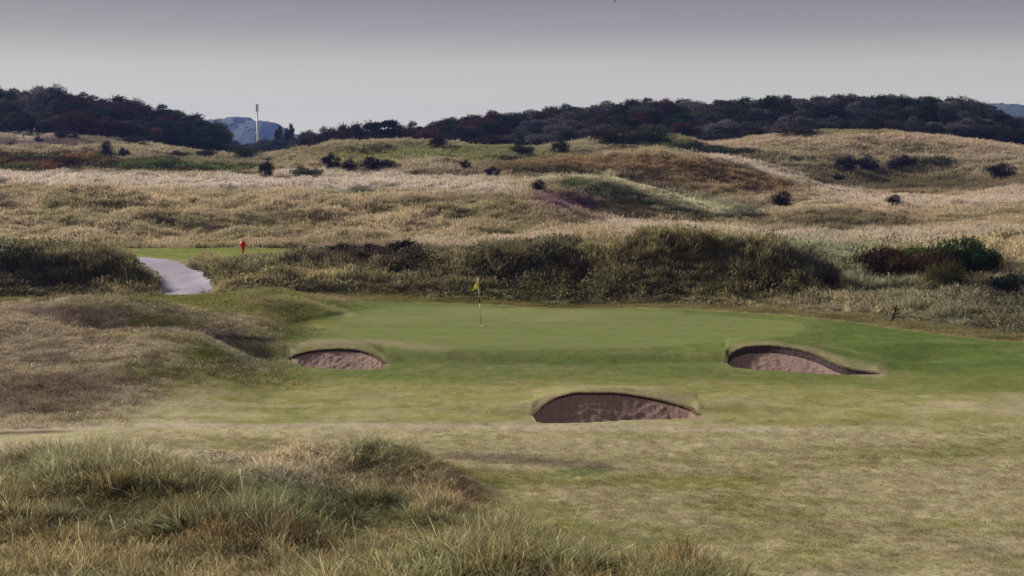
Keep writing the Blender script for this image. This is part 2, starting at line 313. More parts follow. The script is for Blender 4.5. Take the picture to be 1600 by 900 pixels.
# ------------------------------------------------------------------ colours of the ground cover (what grows where, with some slope shade painted in)
GEDGE = lambda px: np.interp(px, [380,430,470,560,640,760,900,1060,1200,1300,1400,1600,1750], [70,72,75,78.6,79,78.2,77.3,76.8,75,72.3,69,64.5,62])   # far edge of the mown turf
def C3(*c): return np.array(lin(*c))
def mixc(base, c, m): return base*(1-m[..., None])+C3(*c)*m[..., None]
MEDGE = lambda Y: np.interp(Y, [44,48,52,57,62,68,74,80,84], [120,230,340,420,420,430,520,560,560])
PATCH = [
 (900,283,60,5,(168,160,128),.9),(980,290,40,6,(160,158,128),.9),(1040,306,45,6,(156,156,130),.9),(1100,320,40,6,(150,152,128),.9),(920,297,60,6,(84,84,62),.8),(980,306,50,7,(80,86,66),.9),(1040,320,45,7,(80,88,70),.9),(1110,336,40,6,(92,100,76),.8),(880,305,40,5,(96,90,64),.7),  # pale dune crest with its shading painted dark beneath
 (1160,258,30,4,(176,162,140),.9),(1210,268,30,5,(180,166,146),.95),(1260,284,35,6,(182,170,150),.95),(1320,300,40,6,(180,168,148),.95),(1390,312,60,7,(182,168,146),.9),(1500,318,80,8,(172,158,134),.8),
 (1230,285,40,8,(96,92,64),.8),(1190,262,40,5,(100,88,66),.6),(1120,275,60,10,(140,116,84),.7),(1060,285,60,12,(118,98,68),.7),(900,262,50,6,(86,72,52),.8),(960,255,60,5,(112,100,62),.6),(860,258,40,6,(92,78,56),.7),
 (1330,272,90,6,(92,86,58),.8),(1450,290,100,10,(112,98,70),.7),(1300,345,90,10,(118,106,76),.7),(1230,350,40,8,(104,98,72),.7),(1400,218,120,5,(168,148,122),.7),(1340,211,60,3,(120,116,66),.8),(1550,235,50,6,(160,140,120),.7),
 (680,272,60,6,(106,96,72),.8),(620,266,50,4,(150,138,112),.7),(760,262,60,4,(146,134,104),.7),(800,250,90,5,(112,108,66),.7),  # px, py, rx, ry, colour, strength : plant stands, plus shade and lit crests painted on the dune slopes
 (330,745,90,25,(112,112,80),.5),(60,760,80,30,(120,122,92),.5),(190,820,150,50,(88,82,54),.6),(520,800,90,22,(62,66,40),.8),(400,770,60,16,(60,70,42),.6),
 (520,795,90,20,(58,62,38),.95),(440,775,50,14,(60,66,42),.8),(600,840,70,12,(140,128,92),.6),(700,782,60,18,(132,110,86),.9),(760,800,40,16,(146,134,100),.7),(220,780,60,16,(60,62,40),.7),(120,800,50,18,(66,64,42),.6),(60,860,60,20,(86,66,42),.6),(380,860,60,24,(74,60,40),.6),(600,692,50,9,(88,98,66),.8),(600,705,70,14,(90,96,64),.5),(440,715,60,25,(140,118,84),.5),(660,745,70,20,(122,110,88),.5),(860,840,60,25,(80,90,66),.6),(980,880,90,20,(98,84,60),.5),(1180,880,70,15,(84,72,60),.8),
 (560,405,70,18,(58,48,42),.95),(640,410,40,22,(52,44,38),.8),(480,405,50,15,(70,58,50),.7),(800,430,90,30,(66,60,44),.7),(880,410,50,20,(70,66,54),.6),
 (1100,430,120,35,(82,76,50),.5),(1260,440,60,35,(72,64,50),.7),(1330,420,60,30,(104,108,84),.6),(60,430,110,30,(66,60,50),.75),(200,435,50,25,(70,70,44),.6),
 (1440,470,110,30,(100,98,76),.6),(1570,480,50,40,(72,72,62),.7),(1050,385,60,12,(96,90,60),.6),
 (190,262,190,13,(84,72,46),.95),(90,252,40,9,(118,92,60),.6),(330,266,60,6,(112,128,62),.95),
 (540,302,45,5,(104,114,56),.8),(430,350,70,14,(110,104,70),.5),(250,350,120,14,(112,112,76),.4),(100,345,60,14,(110,110,74),.4),
 (895,322,45,11,(100,72,98),.9),(850,312,30,8,(108,86,92),.6),(900,345,60,14,(122,108,88),.5),
 (700,240,160,12,(104,112,60),.8),(560,245,60,12,(112,112,62),.7),(600,232,60,6,(120,114,80),.5),(1000,222,70,10,(78,88,44),.9),(1060,228,40,8,(90,100,46),.8),
 (800,268,80,9,(100,88,62),.7),(960,268,90,14,(104,92,64),.7),(1150,285,120,22,(134,116,84),.6),(1040,265,50,10,(128,106,74),.5),
 (960,295,60,10,(92,98,76),.7),(1010,312,60,10,(86,94,74),.7),(1100,322,40,7,(110,118,96),.6),(1160,335,50,10,(88,96,72),.8),
 (1260,345,90,10,(112,106,78),.7),(1400,290,120,12,(106,100,66),.6),(1300,262,60,10,(108,104,70),.5),(1560,285,50,10,(120,104,78),.5),
 (80,222,120,6,(96,92,64),.9),(60,217,80,2,(140,122,120),.9),(70,226,70,4,(92,72,84),.8),(300,250,90,7,(104,108,76),.6),(60,242,130,5,(128,120,96),.6),(480,238,60,5,(120,104,84),.6),
]
def stroke(pts, rx, ry, c, st_):
    out = []
    for (x0, y0), (x1, y1) in zip(pts[:-1], pts[1:]):
        n = max(1, int(abs(x1-x0)/(rx*.8)))
        for q in range(n): out.append((x0+(x1-x0)*q/n, y0+(y1-y0)*q/n, rx, ry, c, st_))
    return out+[(pts[-1][0], pts[-1][1], rx, ry, c, st_)]
PATCH += stroke([(760,460),(860,466),(960,462),(1080,456),(1200,456),(1280,462)], 44, 14, (74,70,46), .75)+[(1380,470,50,14,(92,88,66),.6),(1540,500,60,16,(90,86,70),.6)]
PATCH += stroke([(820,262),(900,258),(1000,256),(1080,262),(1150,280),(1220,300)], 34, 9, (128,108,78), .8)+stroke([(800,264),(870,268),(960,276)], 30, 6, (88,80,56), .8)  # brown dune face, its darker underside painted as shade
PATCH += stroke([(900,290),(960,291),(1000,307),(1060,328),(1110,338)], 26, 6, (82,88,62), .9)+stroke([(850,279),(945,276),(1000,296),(1050,317),(1125,334)], 18, 3.6, (176,172,140), .95)  # shade painted on the slope under a pale crest line
PATCH += stroke([(1120,249),(1200,269),(1250,284),(1300,299),(1375,315)], 16, 3.8, (182,172,152), 1)+stroke([(1375,317),(1450,321),(1520,319),(1600,318)], 34, 5, (180,170,150), .95)+stroke([(1500,313),(1550,304),(1620,300)], 24, 4, (172,160,138), .9)
PATCH += stroke([(1190,352),(1300,356),(1420,354)], 30, 5, (108,102,78), .9)+stroke([(1200,338),(1260,326),(1330,324),(1400,336)], 20, 3, (174,162,134), .8)+stroke([(1200,344),(1260,338),(1330,336),(1400,344)], 20, 4, (128,116,88), .7)  # small mound: shade painted along its base, crest painted paler
PATCH += stroke([(1290,284),(1400,292),(1500,288)], 36, 8, (104,94,66), .85)+stroke([(1130,226),(1300,216),(1450,218),(1600,238)], 50, 5, (172,156,128), .7)  # far right dune: shaded base and lighter top painted in
PATCH += stroke([(950,352),(1030,359),(1120,366),(1220,374)], 24, 6, (172,162,142), .85)+stroke([(0,281),(300,288),(600,292),(760,297)], 50, 7, (176,168,152), .8)+stroke([(640,382),(760,378),(880,374)], 30, 5, (166,156,132), .7)
PATCH += stroke([(1340,440),(1420,470),(1500,500)], 40, 20, (112,112,88), .6)+stroke([(1250,392),(1330,404),(1400,430)], 26, 12, (128,132,106), .8)
POST = stroke([(325,528),(350,545),(380,563),(408,579)], 7, 3, (158,152,130), .8)+[(405,556,38,15,(98,104,78),.7),(450,482,50,9,(92,98,52),.8),(330,470,60,8,(104,108,54),.7),(860,722,100,5,(112,100,84),.5)]
POST += stroke([(335,525),(380,528),(425,531)], 14, 2.6, (80,72,66), .85)+stroke([(440,463),(480,471),(520,483),(545,491)], 10, 2.2, (158,150,108), .8)+stroke([(450,506),(480,498),(530,489)], 12, 2.2, (64,74,44), .7)  # first stroke: shadow line of the ledge, painted into the ground colour
POST += stroke([(0,671),(200,665),(500,664),(800,668),(1200,672)], 70, 4, (166,154,134), .55)+stroke([(0,677),(90,674)], 30, 2, (96,84,74), .7)+stroke([(700,713),(780,715),(860,722),(935,731)], 26, 6, (116,104,88), .75)+stroke([(440,539),(520,533),(600,535),(680,545)], 26, 4, (134,124,96), .7)
POST += stroke([(90,474),(150,471),(240,476),(300,484)], 20, 2.5, (158,148,122), .7)+stroke([(170,523),(250,522),(300,526)], 20, 2.2, (152,146,104), .6)+stroke([(60,484),(130,488),(200,492)], 26, 6, (104,88,84), .6)  # pale crest edges: painted light that brings out the mounds' relief
POST += [(900,737,60,6,(96,112,64),.6),(420,660,60,3,(112,118,62),.7),(1480,600,120,10,(112,116,66),.4),(260,500,60,6,(112,112,70),.6),(700,560,60,10,(100,104,70),.5),(60,520,60,20,(146,132,112),.5),(140,490,60,10,(112,96,84),.6),(100,600,90,20,(104,90,76),.5),(210,575,60,10,(112,112,76),.5),(980,566,150,7,(84,98,54),.6),(1130,560,40,14,(88,102,52),.5),(1430,562,60,10,(88,96,56),.5),(1250,533,60,4,(84,104,52),.4)]  # includes the painted shade band on the drop before the green
def ground_col(x, Y, z, tuft=False):
    px, py = proj(x, Y, z)
    n1 = fbm(x/2.6, Y/2.0, 5, 21, .6); n2 = fbm(x/9, Y/6, 4, 55, .55); n3 = fbm(x/.8, Y/.8, 3, 77, .6); n4 = fbm(x/5, Y/3, 4, 91, .6)
    # long rough and slopes, default
    c = np.zeros(np.shape(x)+(3,))+C3(162,150,120)
    c = mixc(c, (122,116,80), ss(.46, .64, n2)*.65); c = mixc(c, (166,153,126), ss(.50, .68, n4)*.6)
    c = mixc(c, (108,98,68), ss(.56, .7, n1)*.5)
    # pale ripe grass
    pale = ss(148, 160, Y)*ss(212, 200, Y)*ss(900, 700, px)
    pale = np.maximum(pale, .8*ss(1150, 1350, px)*ss(172, 180, Y)*ss(212, 206, Y))
    pale = np.maximum(pale, .75*ss(930, 1000, px)*ss(95, 99, Y)*ss(122, 113, Y))
    pale = np.maximum(pale, .95*ss(28.5, 31, Y)*ss(620, 420, px)*(Y < 45))
    pale = np.maximum(pale, .8*np.exp(-((px-(840+(Y-150)*0)) /1e9)**2)*0)
    c = mixc(c, (172,164,146), pale*.85*(.75+.5*n1).clip(0, 1))
    # pale spine running down between the right-hand dunes
    sx = np.interp(Y, [150,160,178,200,212], [1130,1030,1230,1330,1400])
    # near bank default: darker
    bank = ss(79, 80.6, Y)*ss(1420, 1250, px)*ss(95.5, 92, Y)
    c = mixc(c, (88,83,56), bank*.8)
    c = mixc(c, (142,132,96), bank*ss(.5, .62, n4)*.7); c = mixc(c, (72,64,46), bank*ss(.52, .64, fbm(x/1.7, Y/1.7, 3, 12))*.7)
    crest = ss(89.5, 92, Y)*ss(97, 94, Y)
    c = mixc(c, (138,128,98), crest*.5)
    # foreground stand
    fg = ss(33, 31, Y)
    c = mixc(c, (106,100,66), fg*.7); c = mixc(c, (72,64,42), fg*ss(.5, .66, n4)*.7); c = mixc(c, (112,118,84), fg*ss(.54, .66, n2)*.5); c = mixc(c, (120,88,52), fg*ss(.57, .68, n1)*.55)
    for (a, b, rx, ry, cc, s) in PATCH:
        m = np.exp(-((px-a)/rx)**2-((py-b)/ry)**2)*s*1.3
        c = mixc(c, cc, np.clip(m*(.55+.9*n3), 0, s))
    if tuft: return c
    def post(c):
        for (a, b, rx, ry, cc, s) in POST:
            m = np.exp(-((px-a)/rx)**2-((py-b)/ry)**2)*s*1.2
            c = mixc(c, cc, np.clip(m*(.6+.8*n3), 0, s))
        return c
    # mown: fairway, fringes, green
    ft = ss(38.5, 41, Y); right = ss(-40, 40, px-np.interp(Y, [14,20,24,27,30,33,36,40], [1350,1330,1290,1000,880,810,760,300]))
    fair = np.clip(np.maximum(ft, right), 0, 1)*ss(1.2, -.6, Y-GEDGE(px))
    dry = np.clip(.42+1.3*(n1-.5)+1.3*(n2-.5)+.9*(fbm(x/9, Y/.8, 4, 37)-.5), 0, 1)
    bias = .45*np.exp(-((Y-43.4)/2.6)**2)+.3*ss(600, 150, px)*ss(56, 50, Y)-.25*ss(40, 34, Y)*ss(1300, 900, px)-.3*ss(48, 53, Y)+.12*ss(1200,1600,px)*ss(50,40,Y)-.1
    dry = np.clip(dry+bias, 0, 1)
    fc = mixc(np.zeros_like(c)+C3(132,127,82), (162,152,120), ss(.05, 1.0, dry))
    fc = mixc(fc, (110,112,66), ss(.55, .7, fbm(x/1.6, Y/1.2, 5, 19, .65))*.5*(1-ss(.5, .95, dry))); fc = mixc(fc, (152,141,110), ss(.55, .7, fbm(x/1.1, Y/.8, 4, 23, .65))*.45)
    fc = mixc(fc, (140,128,106), ss(.58, .72, fbm(x/2.2, Y/1.2, 4, 29))*.4)
    c = c*(1-fair[..., None])+fc*fair[..., None]
    # lusher apron round the green
    ap = ss(51.5, 55.5, Y+np.interp(px, [400,700,1100,1400,1600], [-.5,0,0,1.5,2.5])+1.5*(n2-.5))*ss(1, -.3, Y-GEDGE(px))*ss(400, 450, px)
    c = mixc(c, (92,102,56), ap*.85); c = mixc(c, (78,98,48), ap*ss(1240, 1330, px)*ss(54, 58, Y)*.6)
    c = mixc(c, (70,84,50), ap*np.exp(-((Y-58.6)/1.5)**2)*ss(640, 760, px)*ss(1120, 1020, px)*.5)  # dark band: shade of the slope before the green, painted into the turf
    c = mixc(c, (132,124,88), ap*ss(.52, .7, n1)*.35)
    # the putting surface: an oval of fine turf
    gy0 = np.interp(px, [500,525,560,620,760,900,1050,1150,1240,1262], [69.5,66.5,63.5,61.7,61.2,61.3,62,63.2,65.5,69]); gy1 = np.interp(px, [500,525,560,620,760,1000,1150,1240,1262], [69.5,72.5,75.0,76.8,77.0,75.6,73.5,71,69])
    pg = ss(-.25, .25, Y-gy0)*ss(.25, -.25, Y-gy1)*(px > 500)*(px < 1262)
    stripe = .5+.5*np.sin((Y*.9+x*.12)*math.pi/1.0)
    gc = mixc(mixc(np.zeros_like(c)+C3(108,115,70), (118,122,80), ss(.2,.8,stripe)*.35), (130,128,88), ss(.5, .72, n2)*.45)
    c = c*(1-pg[..., None])+gc*pg[..., None]
    # bare dry rims above the pits
    rim = gsample(BRIM, x, Y)
    c = mixc(c, (138,126,100), np.clip(rim*ss(.25, .9, rim)*.75*(.5+n1), 0, 1))
    # brown trodden mounds on the left
    lm = ss(43.5, 47.5, Y+np.interp(px, [0,150,300,430], [0,-.5,-3,-6]))*ss(72, 67, Y)*ss(40, -60, px-MEDGE(Y)+60*(n4-.5))
    mc = mixc(np.zeros_like(c)+C3(154,142,118), (122,108,92), ss(.42, .62, n1)); mc = mixc(mc, (104,106,62), ss(.52, .66, n4)*.75)
    mc = mixc(mc, (158,146,124), ss(.55, .7, fbm(x/1.6, Y/1.0, 4, 66))*.6); mc = mixc(mc, (86,74,58), ss(.6, .7, fbm(x/1.1, Y/.5, 4, 61))*.7)
    mc = mixc(mc, (92,98,50), np.exp(-((px-320)/45)**2-((py-555)/22)**2))
    c = c*(1-lm[..., None])+mc*lm[..., None]
    em = ss(66, 70, Y)*ss(84, 79, Y)*ss(560, 480, px); c = mixc(c, (112,112,62), em*.8); c = mixc(c, (142,130,96), em*ss(.48, .62, n1)*.7)
    # trampled strip between mown turf and bank
    d = Y-GEDGE(px); stp = ss(-.2, .4, d)*ss(5.0, 2.0, d)*ss(520, 600, px)*ss(50, 60, Y)
    c = mixc(c, (116,110,66), stp*.9); c = mixc(c, (134,122,92), stp*ss(900, 1300, px)*.6*(.4+n1)); c = mixc(c, (84,78,48), stp*ss(.5, .62, n1)*.6)
    ln = np.exp(-((d-.25)/.16)**2)*ss(600, 1000, px); c = mixc(c, (160,144,112), ln*.5)
    # tee
    tee = ss(96.5, 98, Y)*ss(108, 107, Y)*ss(120, 190, px)*ss(690, 600, px)
    c = mixc(c, (110,118,62), tee*.95); c = mixc(c, (142,138,84), tee*ss(.5, .7, n1)*.4); c = mixc(c, (86,78,44), tee*np.exp(-((Y-107)/.5)**2)*.7)
    ground_col.mown = np.clip(pg+.3*fair+.5*tee, 0, 1)
    return post(c)
def gsample(G, x, Y):
    a = x/np.maximum(Y, 14.0); j = np.clip(np.searchsorted(COLS, a)-1, 0, len(COLS)-2); i = np.clip(np.searchsorted(ROWS, Y)-1, 0, len(ROWS)-2)
    return G[i, j]

# ------------------------------------------------------------------ materials
def newmat(name):
    m = bpy.data.materials.new(name); m.use_nodes = True; n = m.node_tree; n.nodes.clear()
    o = n.nodes.new('ShaderNodeOutputMaterial'); return m, n, o
def ground_material():
    m, n, o = newmat('turf_ground'); N = n.nodes.new; L = n.links.new
    at = N('ShaderNodeAttribute'); at.attribute_name = 'cover'
    tc = N('ShaderNodeTexCoord')
    def noise(scale, detail, sc=(1, 1, 1), rough=.6):
        mp = N('ShaderNodeMapping'); mp.inputs['Scale'].default_value = sc; L(tc.outputs['Object'], mp.inputs[0])
        t = N('ShaderNodeTexNoise'); t.inputs['Scale'].default_value = scale; t.inputs['Detail'].default_value = detail; t.inputs['Roughness'].default_value = rough
        L(mp.outputs[0], t.inputs['Vector']); return t
    a = noise(2.2, 6, (1, .55, 1), .72); b = noise(.7, 4, (1, .8, 1)); c = noise(14, 4, (.4, .8, 1), .75)
    def rng_(src, lo, hi, a0=.3, a1=.7):
        r = N('ShaderNodeMapRange'); r.inputs[1].default_value = a0; r.inputs[2].default_value = a1; r.inputs[3].default_value = lo; r.inputs[4].default_value = hi; L(src, r.inputs[0]); return r.outputs[0]
    def mul(p, q):
        k = N('ShaderNodeMath'); k.operation = 'MULTIPLY'; L(p, k.inputs[0]); L(q, k.inputs[1]); return k.outputs[0]
    f = mul(mul(rng_(a.outputs[0], .70, 1.3), rng_(b.outputs[0], .88, 1.12)), rng_(c.outputs[0], .72, 1.28))
    mw = N('ShaderNodeAttribute'); mw.attribute_name = 'mown'; sm_ = N('ShaderNodeMath'); sm_.operation = 'MULTIPLY'; sm_.inputs[1].default_value = .75; L(mw.outputs['Fac'], sm_.inputs[0])
    lp = N('ShaderNodeMix'); lp.data_type = 'FLOAT'; L(sm_.outputs[0], lp.inputs[0]); L(f, lp.inputs[2]); lp.inputs[3].default_value = 1.0; f = lp.outputs[0]
    v = N('ShaderNodeVectorMath'); v.operation = 'SCALE'; L(at.outputs['Color'], v.inputs[0]); L(f, v.inputs['Scale'])
    # hue wander: straw against green
    h = noise(4.5, 5, (1, .5, 1), .7); mxx = N('ShaderNodeMixRGB'); mxx.blend_type = 'MULTIPLY'; mxx.inputs[0].default_value = 1
    rr = N('ShaderNodeValToRGB'); rr.color_ramp.elements[0].position = .34; rr.color_ramp.elements[0].color = (.92, 1.01, .86, 1); rr.color_ramp.elements[1].position = .66; rr.color_ramp.elements[1].color = (1.08, .99, 1.06, 1)
    L(h.outputs[0], rr.inputs[0]); L(v.outputs[0], mxx.inputs[1]); L(rr.outputs[0], mxx.inputs[2])
    bs = N('ShaderNodeBsdfDiffuse'); bs.inputs['Roughness'].default_value = 0; L(mxx.outputs[0], bs.inputs[0])
    bp = N('ShaderNodeBump'); bp.inputs['Strength'].default_value = .55; bp.inputs['Distance'].default_value = .05; L(f, bp.inputs['Height']); L(bp.outputs[0], bs.inputs['Normal'])
    L(bs.outputs[0], o.inputs[0]); return m
def leaf_material(name, source, attr=None, trans=.35, dark=.8):
    """source: 'INSTANCER' attribute for grass, 'OBJECT' colour for trees and bushes"""
    m, n, o = newmat(name); N = n.nodes.new; L = n.links.new
    if source == 'INSTANCER':
        at = N('ShaderNodeAttribute'); at.attribute_type = 'INSTANCER'; at.attribute_name = 'col'; csrc = at.outputs['Color']
    else:
        oi = N('ShaderNodeObjectInfo'); csrc = oi.outputs['Color']
    g = N('ShaderNodeAttribute'); g.attribute_name = 'tone'          # per leaf / blade tone: random, blades also darker towards the root
    v = N('ShaderNodeVectorMath'); v.operation = 'MULTIPLY'; L(csrc, v.inputs[0]); L(g.outputs['Color'], v.inputs[1])
    d = N('ShaderNodeBsdfDiffuse'); d.inputs['Roughness'].default_value = 0; L(v.outputs[0], d.inputs[0])
    t = N('ShaderNodeBsdfTranslucent'); L(v.outputs[0], t.inputs[0])
    mx = N('ShaderNodeMixShader'); mx.inputs[0].default_value = trans; L(d.outputs[0], mx.inputs[1]); L(t.outputs[0], mx.inputs[2])
    L(mx.outputs[0], o.inputs[0]); return m
def simple(name, c, rough=.6, noise=0, scale=5, metal=0, bump=0):
    m, n, o = newmat(name); N = n.nodes.new; L = n.links.new
    b = N('ShaderNodeBsdfPrincipled'); b.inputs['Roughness'].default_value = rough; b.inputs['Metallic'].default_value = metal
    tc = N('ShaderNodeTexCoord'); t = N('ShaderNodeTexNoise'); t.inputs['Scale'].default_value = scale; t.inputs['Detail'].default_value = 6; t.inputs['Roughness'].default_value = .7
    L(tc.outputs['Object'], t.inputs['Vector'])
    r = N('ShaderNodeMapRange'); r.inputs[1].default_value = .3; r.inputs[2].default_value = .7; r.inputs[3].default_value = 1-noise; r.inputs[4].default_value = 1+noise; L(t.outputs[0], r.inputs[0])
    v = N('ShaderNodeVectorMath'); v.operation = 'SCALE'; v.inputs[0].default_value = c; L(r.outputs[0], v.inputs['Scale']); L(v.outputs[0], b.inputs['Base Color'])
    if bump:
        bp = N('ShaderNodeBump'); bp.inputs['Strength'].default_value = .8; bp.inputs['Distance'].default_value = bump; L(t.outputs[0], bp.inputs['Height']); L(bp.outputs[0], b.inputs['Normal'])
    b.inputs['Specular IOR Level'].default_value = .2
    L(b.outputs[0], o.inputs[0]); return m
M_GROUND = ground_material()
M_GRASS = leaf_material('grass_blades', 'INSTANCER', trans=.45)
M_LEAF = leaf_material('leaves', 'OBJECT', trans=.2)
M_BARK = simple('bark', lin(78,66,58), .9, .3, 8)
M_GRAVEL = simple('gravel', lin(144,136,146), .95, .24, 6, bump=.03)
M_SAND = simple('bunker_sand', lin(136,111,100), .95, .36, 9, bump=.05)
M_SOD = simple('stacked_turf', lin(66,50,46), .95, .4, 6, bump=.12)

# ------------------------------------------------------------------ the ground sheet
nr, nc = GZ.shape
V = np.stack([GX, GY, GZ], -1).reshape(-1, 3)
ii, jj = np.meshgrid(np.arange(nr-1), np.arange(nc-1), indexing='ij'); keep = ~HOLE
ii = ii[keep]; jj = jj[keep]; b0 = ii*nc+jj
Q = np.stack([b0, b0+1, b0+nc+1, b0+nc], 1)
gm = mesh_np('ground', V, Q, M_GROUND, True)
vcol(gm, 'cover', ground_col(V[:, 0], np.maximum(V[:, 1], .5), V[:, 2]))
_m = ground_col.mown; vcol(gm, 'mown', np.stack([_m, _m, _m], 1))
g = link('ground', gm); tag(g, kind='structure')

# track
tm = np.gradient(TX), np.gradient(TY); ln = np.hypot(*tm); nx, ny = tm[1]/ln, -tm[0]/ln
vs = []; W = 13
for k in range(160):
    for q in range(W):
        s = (q/(W-1)-.5)*2*TWD[k]*(1+.05*math.sin(k*.7)*(1 if q > 6 else -1)); X = TX[k]+nx[k]*s; Y = TY[k]+ny[k]*s
        vs.append((X, Y, float(hgt(X, Y))+.05-.05*abs(q/(W-1)-.5)*2))
qs = [(k*W+q, k*W+q+1, (k+1)*W+q+1, (k+1)*W+q) for k in range(159) for q in range(W-1)]
tag(link('path', mesh_np('path', vs, qs, M_GRAVEL, True)), 'pale gravel track climbing through the gap between the grassy banks', kind='structure')
# small bare sandy path far right of centre
def strip(name, pts, wd, mat, label=None):
    pts = np.array(pts, float); n = 60; t = np.linspace(0, len(pts)-1, n)
    px = pchip(np.arange(len(pts)), pts[:, 0], t); Y = pchip(np.arange(len(pts)), pts[:, 1], t); x = (px-800)/F*Y
    dx, dy = np.gradient(x), np.gradient(Y); l = np.hypot(dx, dy); v = []
    for k in range(n):
        for q in range(5):
            s = (q/4-.5)*wd*min(1, 6*k/n+.1, 6*(n-1-k)/n+.1); X = x[k]+dy[k]/l[k]*s; YY = Y[k]-dx[k]/l[k]*s
            v.append((X, YY, float(hgt(X, YY))+.06))
    qq = [(k*5+q, k*5+q+1, (k+1)*5+q+1, (k+1)*5+q) for k in range(n-1) for q in range(4)]
    return tag(link(name, mesh_np(name, v, qq, mat, True)), label, kind='structure')
strip('path', [(1095,132),(1140,128),(1190,127),(1240,130)], 2.0, M_GRAVEL, 'short pale sandy path in the hollow between the far dunes')

# bunkers
BL = ['oval sand bunker left of the flag with a low turf lip', 'long sand bunker nearest the camera in the middle of the fairway', 'teardrop sand bunker right of the green with a dark turf face']
for B, lab in zip(BUNK, BL):
    n = len(B['px']); root = empty('bunker', (float(B['xf'].mean()), float(B['Yf'].mean()+B['depth']/2), 0)); tag(root, lab, 'bunker', 'sand bunkers round the green')
    ox, oy = root.location.x, root.location.y; root.location.z = float(B['zf'].mean()); oz = root.location.z
    fsz = B['face']
    def surf(T, rough, sod):
        v = []; nT = len(T)
        for k in range(n):
            open_ = min(1, (B['Yb'][k]-B['Yf'][k])/1.2)
            dfl = B['sink']*open_
            for t in T:
                X = B['xf'][k]+(B['xb'][k]-B['xf'][k])*t; Y = B['Yf'][k]+(B['Yb'][k]-B['Yf'][k])*t
                zf, zb = B['zf'][k], B['zb'][k]; faceh = max(zb-zf, 0)
                tw = 1-.02-.05*(fsz > .2)
                if t <= 0: z = zf-.008 if t == 0 else zf-.07
                elif t < .12: z = zf-dfl*ss(0, .12, t)
                elif t < tw:
                    q = (t-.12)/(tw-.12); z = (zf-dfl)+(zb-fsz*.9*open_-.04-(zf-dfl))*(q**1.25)
                elif t < 1: q = (t-tw)/(1-tw); z0 = zb-fsz*.9*open_-.04; z = z0+(zb-.03-z0)*q
                else: z = zb+.004 if t == 1 else zb-.05-(t-1)*1.5
                if 0 < t < 1: z += rough*open_*min(1, abs(t-tw)*12)*(fbm(np.array([X*5.1]), np.array([Y*6.1+z*2]), 3, 5)[0]-.5)
                v.append((X-ox, Y-oy, z-oz))
        q = [(k*nT+i, (k+1)*nT+i, (k+1)*nT+i+1, k*nT+i+1) for k in range(n-1) for i in range(nT-1)]
        return v, q
    tw = 1-.02-.05*(fsz > .2)
    T = [-.03, 0, .02, .04, .06, .09, .12]+list(np.linspace(.15, tw, 34))
    v, q = surf(T, .09, False); o1 = link('sand', mesh_np('sand', v, q, M_SAND, True), root)
    T = list(np.linspace(tw, 1.0, 8))+[1.03, 1.09]
    v, q = surf(T, .05, True); link('turf_face', mesh_np('turf_face', v, q, M_SOD, True), root)

# ------------------------------------------------------------------ grass tufts (geometry-node instances of a few tuft meshes: uncountable cover)
def tuft_mesh(name, nb, hgt_, wid, spread, lean, rad, seed, head=0):
    r = np.random.default_rng(seed); V = []; Q = []; T = []
    for b in range(nb):
        a = r.random()*6.283; rr = rad*math.sqrt(r.random()); bx, by = rr*math.cos(a), rr*math.sin(a)
        d = a+r.normal(0, 1.2); L = hgt_*(.55+.6*r.random()); sp_ = spread*(.3+r.random())
        wx = wid*(.7+.6*r.random()); face = r.random()*6.283; tx_, ty_ = math.cos(face)*wx, math.sin(face)*wx
        base = len(V); tone = (.5+1.0*r.random()**1.3) if wid < .01 else (.78+.4*r.random()); warm = r.normal(0, .07)
        K = 4
        for k in range(K):
            t = k/(K-1); out_ = sp_*L*t**1.8; X = bx+math.cos(d)*out_+lean*L*t*t; Y = by+math.sin(d)*out_; Z = L*t*(1-.25*sp_*t)
            w_ = (1-t)**.6*.9+.12
            if head and k == 3: w_ = head
            if head and k == 2: w_ = .7
            V.append((X-tx_*w_, Y-ty_*w_, Z)); V.append((X+tx_*w_, Y+ty_*w_, Z))
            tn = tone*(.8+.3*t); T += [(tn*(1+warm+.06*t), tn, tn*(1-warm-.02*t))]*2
        for k in range(K-1): Q.append((base+2*k, base+2*k+1, base+2*k+3, base+2*k+2))
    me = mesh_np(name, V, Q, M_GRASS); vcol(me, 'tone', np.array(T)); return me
TUFTS = bpy.data.collections.new('tufts')
def addtuft(me): o = bpy.data.objects.new(me.name, me); TUFTS.objects.link(o)
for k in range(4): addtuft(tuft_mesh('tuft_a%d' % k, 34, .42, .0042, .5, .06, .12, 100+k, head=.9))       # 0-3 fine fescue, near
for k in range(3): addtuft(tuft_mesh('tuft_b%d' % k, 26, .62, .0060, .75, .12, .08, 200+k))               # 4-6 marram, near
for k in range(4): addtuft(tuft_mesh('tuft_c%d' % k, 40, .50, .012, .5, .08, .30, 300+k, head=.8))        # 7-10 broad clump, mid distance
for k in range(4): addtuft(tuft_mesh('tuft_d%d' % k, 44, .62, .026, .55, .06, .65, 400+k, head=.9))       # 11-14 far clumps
def scrub_mesh(name, nq, rad, hh, size, seed):                                                           # low leafy herb/heather clump
    r = np.random.default_rng(seed); V = []; Q = []; T = []
    for b in range(nq):
        a = r.random()*6.283; rr = rad*math.sqrt(r.random()); c = np.array([rr*math.cos(a), rr*math.sin(a), hh*r.random()**.7*(1-.5*(rr/rad)**2)])
        u = r.normal(size=3); u /= np.linalg.norm(u); v = np.cross(u, r.normal(size=3)); v /= np.linalg.norm(v); s = size*(.6+.8*r.random())
        k = len(V); V += [c-u*s, c-v*s*.5, c+u*s, c+v*s*.5]; Q.append((k, k+1, k+2, k+3)); tn = .65+.7*r.random(); T += [(tn, tn, tn)]*4
    me = mesh_np(name, V, Q, M_GRASS); vcol(me, 'tone', np.array(T)); return me
